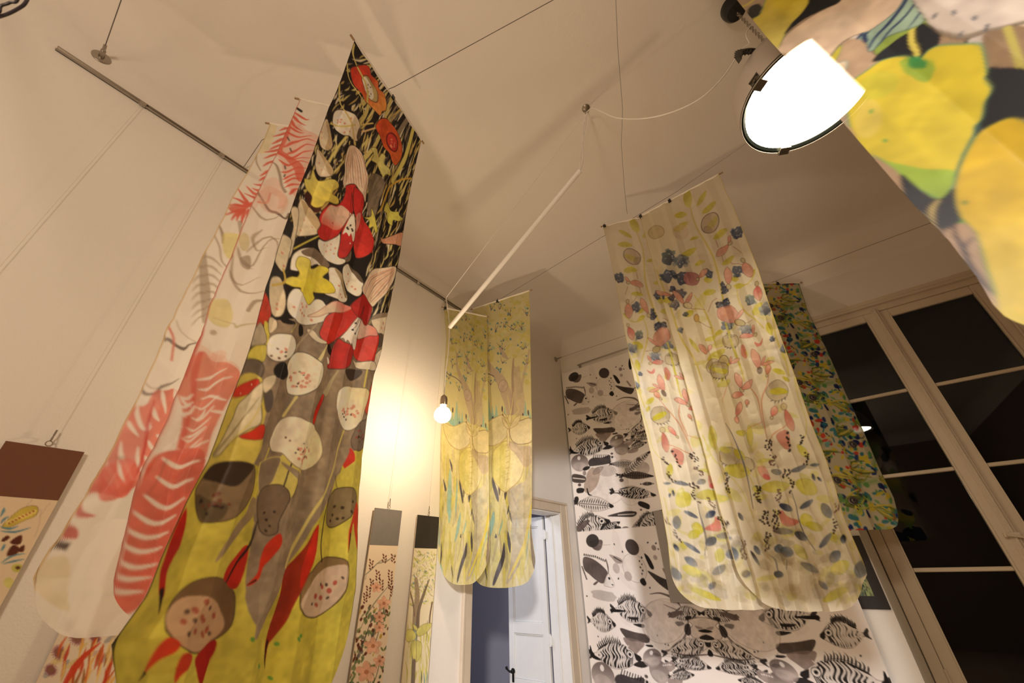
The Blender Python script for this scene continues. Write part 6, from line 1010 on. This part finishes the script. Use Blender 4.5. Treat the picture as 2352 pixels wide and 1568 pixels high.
def art_fish(c):
    r = c.rs; c.K(1250, 780, 3.92)
    for _ in range(40): x, y = r.uniform(170, 2200), r.uniform(200, 2400); c.ell(x, y, r.uniform(30, 110), r.uniform(20, 60), r.uniform(0, 90), (206, 190, 182), .22, wob=.3)
    bub(c, 745, 715, 155); c.st([(650, 545), (720, 520), (810, 528), (850, 560)], [4, 10, 16, 6], K2, .9); bub(c, 550, 420, 82, .3); bub(c, 560, 1290, 195, .4); c.ell(430, 1260, 60, 120, 20, (140, 112, 92), .55, wob=.2); c.ell(560, 1180, 90, 50, 0, (150, 134, 124), .4); bub(c, 780, 1400, 90, .4)
    blot(c, [(248, 340), (328, 312), (330, 350), (310, 380), (275, 384), (250, 365)]); c.ell(538, 300, 47, 46, 0, (60, 50, 48), .92); blot(c, [(618, 318), (650, 330), (682, 380), (670, 396), (648, 380)], K1); blot(c, [(638, 412), (720, 425), (805, 440), (785, 488), (740, 480), (690, 455)], (50, 42, 40)); c.st([(745, 375), (775, 415)], 14, K3); c.st([(800, 442), (830, 425)], 6, K1)
    c.shape([(380, 385), (455, 388), (470, 410), (430, 425), (400, 405)], K3, .8); c.st([(410, 392), (460, 405)], 5, K1); blot(c, [(585, 480), (610, 462), (628, 490), (612, 508), (590, 498)], K1); c.ell(425, 455, 24, 30, 0, K3, .5); c.ell(505, 480, 26, 28, 0, K3, .6); c.ell(775, 215, 18, 55, 0, K1)
    c.specks([(415, 315), (470, 345), (600, 345), (585, 370), (600, 385), (590, 405), (605, 420), (600, 440), (438, 512), (650, 508), (645, 245), (700, 235), (715, 265)], 5, K1); c.ell(685, 265, 16, 16, 0, K3); c.ell(693, 320, 14, 14, 0, K3, .7)
    crest_fish(c, 275, 500); c.ell(340, 640, 90, 30, -10, (150, 136, 130), .5, wob=.3)
    fish(c, (390, 705), (655, 660), 68); c.st([(385, 712), (440, 700), (480, 690)], [20, 14, 6], K1); fish(c, (225, 815), (410, 790), 58); blot(c, [(530, 750), (600, 732), (600, 752), (560, 756)], K1); blot(c, [(810, 660), (850, 645), (870, 655), (830, 678)], K1); c.specks([(290, 890), (218, 675), (690, 770), (740, 805), (760, 805)], 4, K1)
    blot(c, [(440, 800), (530, 795), (628, 788), (630, 830), (560, 842), (490, 850)], (72, 60, 56)); blot(c, [(465, 845), (600, 838), (570, 890), (530, 925), (490, 890)], (130, 110, 102), .8); blot(c, [(652, 885), (680, 872), (706, 880), (680, 892)], K1)
    fish(c, (235, 1010), (575, 935), 75, True); blot(c, [(525, 985), (570, 950), (620, 948), (620, 965), (580, 985)], K1); c.st([(235, 960), (250, 1010), (300, 1020)], [6, 24, 10], K1)
    sphere(c, 320, 1108, 78); sphere(c, 695, 972, 66, False); sphere(c, 888, 1158, 60, False, .6, K3); blot(c, [(400, 1090), (440, 1062), (520, 1060), (590, 1038), (600, 1100), (560, 1120), (450, 1135), (405, 1135)], (58, 50, 50)); blot(c, [(345, 1165), (370, 1142), (412, 1140), (400, 1165), (365, 1178)], K1)
    for k in range(8): c.st([(440 + k * 18, 1062), (448 + k * 18, 1035)], 6, K1)
    c.shape([(600, 1045), (640, 1055), (655, 1075), (620, 1105), (598, 1090)], (226, 214, 206), .9, out=K3, ow=2); c.ell(612, 1056, 9, 9, 0, K1); c.ell(608, 1025, 12, 10, 0, K2)
    fish(c, (590, 1120), (840, 1122), 36, False, leaf=True); fish(c, (655, 1218), (980, 1228), 34, False, leaf=True, dark=.6); fish(c, (690, 1240), (960, 1000), 34, False, leaf=True); fish(c, (745, 910), (985, 840), 40, True, n=9); c.ell(850, 1075, 22, 18, 0, K2); c.ell(742, 1168, 20, 20, 0, K3)
    blot(c, [(750, 1020), (775, 965), (830, 955), (845, 980), (830, 1010)], K3); c.specks([(772, 985), (785, 980), (800, 976), (812, 972), (825, 968)], 5, (240, 230, 224)); 
    blot(c, [(255, 1215), (310, 1212), (372, 1235), (360, 1285), (260, 1280)], (66, 56, 52)); c.st([(262, 1245), (310, 1250), (365, 1256)], 8, (220, 206, 196)); c.ell(318, 1306, 15, 14, 0, K2); blot(c, [(292, 1345), (320, 1332), (360, 1342), (350, 1375), (300, 1380)], K1); blot(c, [(275, 1425), (300, 1410), (312, 1440), (285, 1475)], K1); c.shape([(440, 1190), (480, 1150), (530, 1145), (500, 1190), (450, 1212)], (140, 122, 114), .6, out=K2, ow=3); c.ell(362, 1200, 16, 22, 0, K3); c.st([(385, 1340), (400, 1390), (430, 1400)], [10, 14, 4], K1)
    fish(c, (600, 1365), (1000, 1400), 55, False); c.st([(610, 1340), (625, 1365)], 14, K1); c.st([(600, 1385), (640, 1378), (760, 1390)], [16, 6, 12], K1); c.ell(695, 1265, 20, 16, 0, K2); fish(c, (865, 1300), (985, 1295), 16, False, n=5, eye=False); fish(c, (275, 1470), (620, 1500), 66, False, leaf=True); blot(c, [(845, 1460), (880, 1455), (945, 1485), (942, 1525), (900, 1515), (850, 1490)], K1); c.ell(870, 1530, 10, 10, 0, K2)
    # rest of the upper repeat and its foot
    c.K(1280, 1120, 2.868)
    fish(c, (110, 300), (345, 220), 72, True); blot(c, [(330, 185), (440, 155), (520, 158), (500, 190), (400, 190)], (52, 44, 42)); c.st([(400, 178), (505, 172)], 6, (200, 188, 180)); fish(c, (270, 320), (410, 225), 34, True, n=6, eye=True); blot(c, [(352, 320), (390, 255), (420, 262), (400, 300), (368, 328)], K1); blot(c, [(405, 320), (430, 260), (470, 262), (440, 310)], K2); blot(c, [(470, 300), (520, 220), (590, 185), (580, 230), (520, 280)], K3); c.specks([(520, 245), (535, 235), (550, 225), (565, 212)], 6, K1)
    fish(c, (520, 300), (700, 150), 50, True); blot(c, [(125, 260), (180, 215), (215, 220), (150, 290)], K2); fish(c, (690, 260), (900, 200), 46, True); bub(c, 840, 60, 90); sphere(c, 1000, 120, 60, False); blot(c, [(760, 300), (860, 280), (880, 310), (790, 330)], K2)
    # pieces that only show in the lower repeat (nearer the mirror line)
    c.map0 = pmap(TH)
    bub(c, 700, 880, 148, .5); c.ell(232, 350, 42, 44, 0, (52, 46, 44), .92); c.st([(270, 378), (350, 376)], 2, K3); c.st([(700, 770), (850, 850), (840, 980), (760, 1060), (690, 1080)], [4, 9, 12, 10, 4], K2, .8)
    fish(c, (740, 840), (945, 830), 50, False); blot(c, [(725, 830), (800, 810), (830, 822), (760, 860)], K2); blot(c, [(840, 850), (880, 845), (880, 875), (850, 872)], K1)
    c.shape([(865, 870), (1000, 860), (1000, 975), (900, 990), (870, 940), (890, 905)], (206, 190, 180), .9, out=K2, ow=4); c.shape([(905, 910), (960, 925), (930, 935)], K3); c.shape([(925, 942), (985, 930), (1000, 936), (1000, 954), (960, 956)], K1); c.shape([(840, 905), (870, 900), (880, 960), (860, 975), (838, 950)], K1, .8)
    blot(c, [(930, 990), (960, 972), (1005, 968), (1005, 1005), (950, 1000)], K1); fish(c, (700, 1095), (1010, 1035), 64, False, n=15); c.st([(750, 1080), (850, 1105), (1000, 1100)], [4, 10, 6], K2); c.ell(1008, 1088, 20, 26, 0, K1)
    fish(c, (760, 1135), (1010, 1190), 42, True, n=12, eye=False); sphere(c, 625, 1122, 62); blot(c, [(690, 1180), (700, 1155), (760, 1150), (775, 1190), (730, 1215)], K3); c.specks([(700, 1172), (712, 1170), (724, 1168), (736, 1166), (748, 1168)], 4, (240, 230, 224)); fish(c, (735, 1245), (900, 1235), 34, True, n=9)
    blot(c, [(460, 852), (530, 855), (528, 872), (490, 870)], K1); blot(c, [(580, 1035), (625, 1038), (628, 1052), (595, 1048)], K1)
art_fish(tc_)
pimg = tc_.albedo((1.0, .95, .92)); pimg = np.concatenate([pimg, pimg[:, ::-1]], 1); pimg = np.concatenate([pimg, pimg], 0)
ph = thing('fish_poster', ((PX0 + PX1) / 2, PY, PZT), 'large white paper hanging with mirrored black striped fish, in the room corner', 'poster')
def patch(x0, x1, z1, z0, res):
    nx, nz = max(2, int(round((x1 - x0) / res)) + 1), max(2, int(round((z1 - z0) / res)) + 1)
    X, Z = np.meshgrid(np.linspace(x0, x1, nx), np.linspace(z1, z0, nz)); 
    Y = np.full_like(X, PY) - .010 * np.exp(-((X - PX0) / .05) ** 2) * (.6 + .4 * np.sin(Z * 4.0)) - .008 * np.exp(-((PX1 - X) / .05) ** 2)
    c_ = sample(pimg, ((X - PX0) / (PX1 - PX0) * pimg.shape[1]).ravel(), ((PZT - Z) / RES).ravel()); i = np.arange(nx * nz).reshape(nz, nx)
    return np.stack([X, Y, Z], -1).reshape(-1, 3), c_, np.stack([i[:-1, :-1], i[1:, :-1], i[1:, 1:], i[:-1, 1:]], -1).reshape(-1, 4)
parts_ = [patch(PX0, -1.12, PZT, .10, .0044), patch(-1.12, PX1, PZT, .10, .014), patch(PX0, PX1, .10, -.84, .0044), patch(PX0, PX1, -.84, PZB, .014)]
n0 = 0; Cs, Ks, Fs = [], [], []
for co, k_, f_ in parts_: Cs.append(co); Ks.append(k_); Fs.append(f_ + n0); n0 += len(co)
co = np.concatenate(Cs); off = ph.location; co = np.stack([co[:, 0] - off.x, co[:, 1] - off.y, co[:, 2] + EYE - off.z], -1).astype(np.float32)
raw_obj('paper_sheet', co, np.concatenate(Fs), np.concatenate(Ks), paper('printed_paper', .8), ph)
m = MB(); m.tube([(PX0 + .24, PY - .012, PZT + .045), (PX1 + .02, PY - .012, PZT + .055)], .008, 10); m.build('pole', M['metal'], ph)
for x in (PX0 + .27, -1.1, PX1 - .1): MB().box((x - .010, PY - .016, PZT + .0), (x + .010, PY + .024, PZT + .044), .002).build('pole_bracket', M['metal'], ph)

# grey board leaning over the paper, behind the blossom banners
g0, g1 = at_y(1541, 1383, YB - .06), at_y(1512, 1205, YB - .06)
t = thing('grey_board', (g0[0] + .23, YB - .06, g0[2]), 'plain grey board over the fish paper, mostly hidden by the blossom banners', 'board')
MB().box((g0[0], YB - .068, g0[2]), (g0[0] + .46, YB - .060, g0[2] + .72), .001).build('board', M['greyboard'], t)
MB().box((g0[0] + .20, YB - .060, g0[2] + .66), (g0[0] + .26, YB - .040, g0[2] + .70), .001).build('hanger', M['metal'], t)
# small print in a dark mount, beside the window
t = thing('framed_picture', (-.04, YB - .01, -.27), 'small green print in a dark mount beside the window, behind the blossom banner', 'picture')
MB().box((-.19, YB - .016, -.28), (.122, YB - .002, .165), .002).build('mount', M['darkmount'], t)
def small_print(name, x0, x1, z0, z1, y, parent, seed, base, cols, n, res=.003, size=(1.5, 5)):
    c = Canvas((x1 - x0) / res, (z1 - z0) / res, base, seed)
    for _ in range(n): c.ell(c.rs.uniform(0, c.w), c.rs.uniform(0, c.h), c.rs.uniform(*size) * .5, c.rs.uniform(*size) * 1.5, c.rs.uniform(-30, 30), cols[c.rs.randint(len(cols))], .8)
    X, Z = np.meshgrid(np.linspace(x0, x1, c.w), np.linspace(z1, z0, c.h)); im = c.albedo((1, .95, .88)).reshape(-1, 3)
    return grid_obj(name, X, np.full_like(X, y), Z, im, PAPER, parent)
PAPER = paper('print_paper')
small_print('print', -.13, .062, -.205, .105, YB - .0175, t, 5, (120, 122, 84), [(44, 52, 48), (150, 160, 100), (70, 90, 84), (160, 150, 110)], 260)

# ================================================================== narrow art boards hanging on the left wall
def wall_map(off=0.0):
    def f(px, py): r = ray(px, py); r = r * (XL + .02) / r[0]; return (r[1], r[2])
    return f
def art_board(y0, y1, ztop, zhead, label, head, art, seed, base, res=.0032, zbot=-.95, hooky=None, hname='thread'):
    x = XL + .02; t = thing('art_board', (x, (y0 + y1) / 2, zbot), label, 'board')
    MB().box((XL + .012, y0, zbot), (x - .0008, y1, ztop), .001).build('backing', M['cardedge'], t)
    MB().box((x - .0007, y0, zhead), (x + .001, y1, ztop), 0).build('header_card', M[head], t, smooth=False)
    c = Canvas((y1 - y0) / res, (zhead - zbot) / res, base, seed); c.map0 = lambda px, py: (lambda r: ((r[1] * (XL + .02) / r[0] - y0) / res, (zhead - r[2] * (XL + .02) / r[0]) / res))(ray(px, py))
    art(c); Y, Z = np.meshgrid(np.linspace(y0, y1, c.w), np.linspace(zhead, zbot, c.h))
    grid_obj('print', np.full_like(Y, x + .0003), Y, Z, c.albedo((1, .93, .84)).reshape(-1, 3), PAPER, t)
    ym = hooky if hooky else (y0 + y1) / 2
    m = MB(); m.torus((x, ym, ztop + .012), .009, .0018, (1, .2, 0), 16, 6); m.torus((x, ym, ztop + .030), .009, .0018, (.2, 1, 0), 16, 6); m.tube([(x, ym, ztop + .04), (x, ym, ztop + .062)], .003, 6); m.build('hook', M['metal'], t)
    MB().tube([(x, ym, ztop + .05), (XL + .018, ym, RZ - .02)], .0007, 5).build(hname, M['nylon'], t)
def random_bits(c, n, cols, a, b, y0=0, al=.85, out=None, tip=0, ar=60):
    m0, k0 = c.map0, c.k; c.map0 = None; c.K(0, 0, 1)
    for _ in range(n): c.ell(c.rs.uniform(0, c.w), c.rs.uniform(y0, c.h), c.rs.uniform(*a), c.rs.uniform(*b), c.rs.uniform(-ar, ar), cols[c.rs.randint(len(cols))], al, out=out, ow=1, tip=tip)
    c.map0, c.k = m0, k0
def art_brown(c):
    c.K(0, 950, 2.537); r = c.rs
    for q in ([(180, 500), (130, 560), (60, 640), (0, 670)], [(230, 560), (215, 650), (190, 720)], [(280, 520), (220, 600)]): c.st(q, 5, (176, 150, 120), .6)
    c.shape([(10, 655), (50, 610), (110, 560), (160, 540), (205, 542), (212, 570), (190, 600), (130, 625), (70, 655), (20, 670)], (206, 178, 74), out=(120, 96, 50), ow=5)
    for k in range(8): c.ell(40 + k * 22, 635 - k * 9, 9, 14, 30, (236, 210, 120)); c.ell(46 + k * 20, 640 - k * 10, 6, 6, 0, (160, 70, 40))
    for q in ([(0, 640), (20, 615), (45, 600)], [(0, 660), (50, 672), (100, 655)], [(0, 685), (80, 690), (170, 664)], [(0, 600), (15, 570), (20, 550)], [(0, 800), (12, 780), (20, 760)], [(0, 870), (60, 830), (135, 815)], [(10, 875), (70, 860), (130, 848)]): c.st(q, [5, 16, 4], (76, 124, 140), .85)
    for q in ([(0, 740), (30, 712), (50, 722), (20, 745)], [(50, 750), (85, 720), (118, 710), (112, 755), (80, 765)], [(30, 828), (60, 770), (100, 780), (90, 815)], [(95, 790), (130, 765), (128, 800), (105, 808)]): c.shape(q, (84, 36, 20), .95)
    c.ell(90, 900, 34, 26, 0, (190, 184, 70), .8); c.ell(92, 898, 14, 10, 0, (90, 50, 30)); c.ell(40, 985, 30, 30, 0, (196, 190, 90), .7); random_bits(c, 60, [(190, 184, 80), (84, 36, 20), (76, 124, 140), (206, 190, 140)], (3, 8), (5, 14), 180)
def flower(c, x, y, r, colr=(230, 170, 136)):
    for k in range(5): a = math.radians(72 * k - 90); c.ell(x + r * .55 * math.cos(a), y + r * .55 * math.sin(a), r * .5, r * .34, 72 * k - 90, colr, .95, out=(170, 110, 84), ow=2, grad=((240, 200, 170), (x, y), (x + r, y + r)))
    c.ell(x, y, r * .2, r * .2, 0, (190, 120, 80), 1, out=(90, 50, 40), ow=2)
def art_flowers(c):
    c.K(800, 1050, 3.027); r = c.rs; DR = (92, 44, 28)
    for q in ([(60, 860), (140, 800), (200, 740), (240, 710)], [(90, 1180), (150, 1060), (230, 950), (310, 860)], [(120, 850), (125, 820)], [(250, 720), (245, 680)], [(200, 740), (270, 720), (325, 675)]): c.st(q, [4, 8, 3], (120, 116, 96), .9)
    for bx, by, n in ((160, 715, 7), (250, 680, 6), (310, 680, 6), (205, 790, 7), (290, 790, 8), (165, 850, 8), (230, 850, 8), (140, 900, 8), (290, 850, 8), (120, 950, 7), (300, 900, 7)):
        for k in range(n): c.ell(bx + (k % 2) * 18 - 9 + r.normal() * 2, by + k * 10, 5, 9, 30 if k % 2 else -30, DR, .95)
    m0, k0 = c.map0, c.k; c.map0 = None; c.K(0, 0, 1); h0 = int(c.h * .26)
    for _ in range(420):
        y = r.uniform(h0, c.h); c.ell(r.uniform(0, c.w), y, r.uniform(1, 3), r.uniform(2, 4.6), r.uniform(-60, 60), [(104, 116, 70), (92, 44, 28), (126, 130, 84), (190, 150, 50), (110, 104, 92), (70, 90, 60), (150, 120, 90)][r.choice(7, p=[.24, .22, .16, .08, .12, .1, .08])], .92)
    for _ in range(14): x, y = r.uniform(0, c.w), r.uniform(h0, c.h); c.st([(x, y), (x + 8, y - 14), (x + 12, y - 30)], 1.2, (70, 66, 60))
    c.map0, c.k = m0, k0
    for x, y, q in ((195, 905, 36), (245, 1015, 46), (215, 1110, 40), (215, 1182, 38), (170, 1310, 60), (215, 1415, 42), (125, 1490, 72)): flower(c, x, y, q)
    random_bits(c, 0, [], (1, 2), (1, 2)); 
    m0, k0 = c.map0, c.k; c.map0 = None; c.K(0, 0, 1)
    for k in range(6): flower(c, r.uniform(8, c.w - 8), c.h * .62 + k * c.h * .06, r.uniform(8, 13))
    c.map0, c.k = m0, k0
def art_treeboard(c):
    c.K(800, 1050, 3.027); r = c.rs
    for _ in range(230): x, y = r.uniform(420, 605), r.uniform(650, 1030); c.ell(x, y, r.uniform(4, 12), r.uniform(3, 8), r.uniform(-60, 60), [(206, 196, 110), (190, 184, 84), (214, 206, 150), (110, 130, 120)][r.choice(4, p=[.4, .3, .2, .1])], .7)
    for _ in range(90): x, y = r.uniform(430, 600), r.uniform(660, 1000); a = r.uniform(-2.6, -.5); c.st([(x, y), (x + 22 * math.cos(a), y + 22 * math.sin(a))], 2.4, (80, 66, 60), .7)
    c.st([(470, 850), (480, 960), (470, 1060), (465, 1180)], [26, 40, 44, 50], (146, 122, 92), .85); c.st([(560, 850), (520, 960), (490, 1060), (480, 1180)], [8, 22, 24, 30], (110, 90, 70), .85); c.st([(430, 930), (450, 1010), (460, 1100)], 10, (130, 106, 80)); c.st([(580, 1010), (565, 1100), (560, 1180)], 12, (120, 96, 74))
    for _ in range(70): x, y = r.uniform(400, 590), r.uniform(1180, 1560); l = r.uniform(60, 160); c.st([(x, y + l / 2), (x + 4, y), (x + r.uniform(-14, 14), y - l / 2)], [4, 11, 2], [(206, 196, 90), (216, 206, 140), (90, 90, 80), (120, 150, 140), (184, 174, 80)][r.choice(5, p=[.32, .28, .12, .1, .18])], .85)
    for q in ([(405, 1205), (440, 1195), (470, 1230), (462, 1265), (420, 1280), (402, 1260)], [(475, 1200), (520, 1160), (572, 1152), (570, 1180), (530, 1225), (485, 1242)], [(450, 1160), (475, 1175), (480, 1200), (460, 1195)], [(440, 1290), (470, 1270), (505, 1290), (508, 1350), (490, 1400), (470, 1420), (448, 1395), (438, 1340)]): c.shape(q, (206, 192, 104), .96, out=(130, 112, 66), ow=3)
    c.st([(455, 1420), (448, 1568), (445, 1700)], 34, (122, 104, 84)); c.st([(473, 1275), (473, 1415)], 3, (110, 96, 60))
def art_fire(c):
    c.K(0, 950, 2.537); r = c.rs; m0, k0 = c.map0, c.k; c.map0 = None; c.K(0, 0, 1)
    for _ in range(60): c.ell(r.uniform(0, c.w), r.uniform(0, c.h * .4), r.uniform(1, 4), r.uniform(2, 6), r.uniform(0, 90), [(206, 176, 90), (120, 120, 130), (190, 150, 130)][r.randint(3)], .5)
    c.map0, c.k = m0, k0
    for x, y, q in ((450, 1305, 46), (350, 1390, 48), (400, 1240, 34), (555, 1305, 34), (300, 1490, 38)):
        for k in range(20): a = 6.283 * k / 20; c.st([(x, y), (x + q * math.cos(a), y + q * math.sin(a))], [14, 4], (130, 62, 76), .85)
        c.ell(x, y, q * .55, q * .55, 0, (140, 96, 70), .9)
    for _ in range(70):
        x, y = r.uniform(330, 760), r.uniform(1340, 1700); 
        c.st([(x, y + 70), (x + 20, y), (x + r.uniform(20, 70), y - 60)], [4, 18, 3], [(206, 90, 40), (220, 160, 70), (150, 90, 40), (230, 190, 110), (190, 60, 30)][r.randint(5)], .85)
    for q in ([(385, 1560), (440, 1470), (500, 1400), (580, 1335)],): c.st(q, [30, 50, 36, 8], (200, 60, 34), .9)
    c.st([(530, 1285), (570, 1255)], [16, 8], (50, 80, 130)); random_bits(c, 160, [(200, 80, 40), (220, 160, 80), (140, 70, 76), (230, 200, 130)], (1, 3), (4, 12), int(c.h * .55))
def art_purple(c):
    random_bits(c, 300, [(120, 60, 70), (150, 90, 90), (90, 50, 50), (196, 150, 110), (60, 60, 60), (206, 180, 140)], (1, 3.5), (3, 9), 0, .9)
art_board(-.012, .186, .424, .252, 'art board with a brown header and blue leaf drawing, at the left edge', 'brown', art_brown, 41, (222, 196, 158), hooky=.087, zbot=-.6)
art_board(.352, .552, .345, .205, 'art board with purple flowers and orange plumes, behind the pale fern banners', 'greycard', art_fire, 42, (222, 200, 170))
art_board(1.10, 1.30, .345, .15, 'art board with dark purple drawing, behind the foot of the red lily banner', 'greycard', art_purple, 43, (214, 190, 160), zbot=-1.0)
art_board(1.50, 1.703, .347, .148, 'art board with a grey header above peach flowers and dark leaves', 'greycard', art_flowers, 44, (232, 206, 172), zbot=-1.0)
art_board(1.834, 2.028, .334, .139, 'art board with a black header above a yellow-green tree drawing', 'blackcard', art_treeboard, 45, (228, 208, 166), zbot=-1.0)
tag(MB().tube([(XL + .018, -.287, RZ - .02), (XL + .018, -.287, FL + .4)], .0007, 5).build('nylon_thread', M['nylon']), 'loose nylon thread hanging from the leftmost rail clip down the wall', 'thread')

for o in bpy.data.objects:                     # repeats share a group
    if o.parent is None and 'category' in o:
        g = {'banner': 'silk banners hanging from the wires', 'board': 'art boards on the left wall' if o.name.startswith('art_board') else None, 'wire': 'steel wires stretched under the ceiling', 'wire anchor': 'wall anchors of the wires'}.get(o['category'])
        if g: o['group'] = g
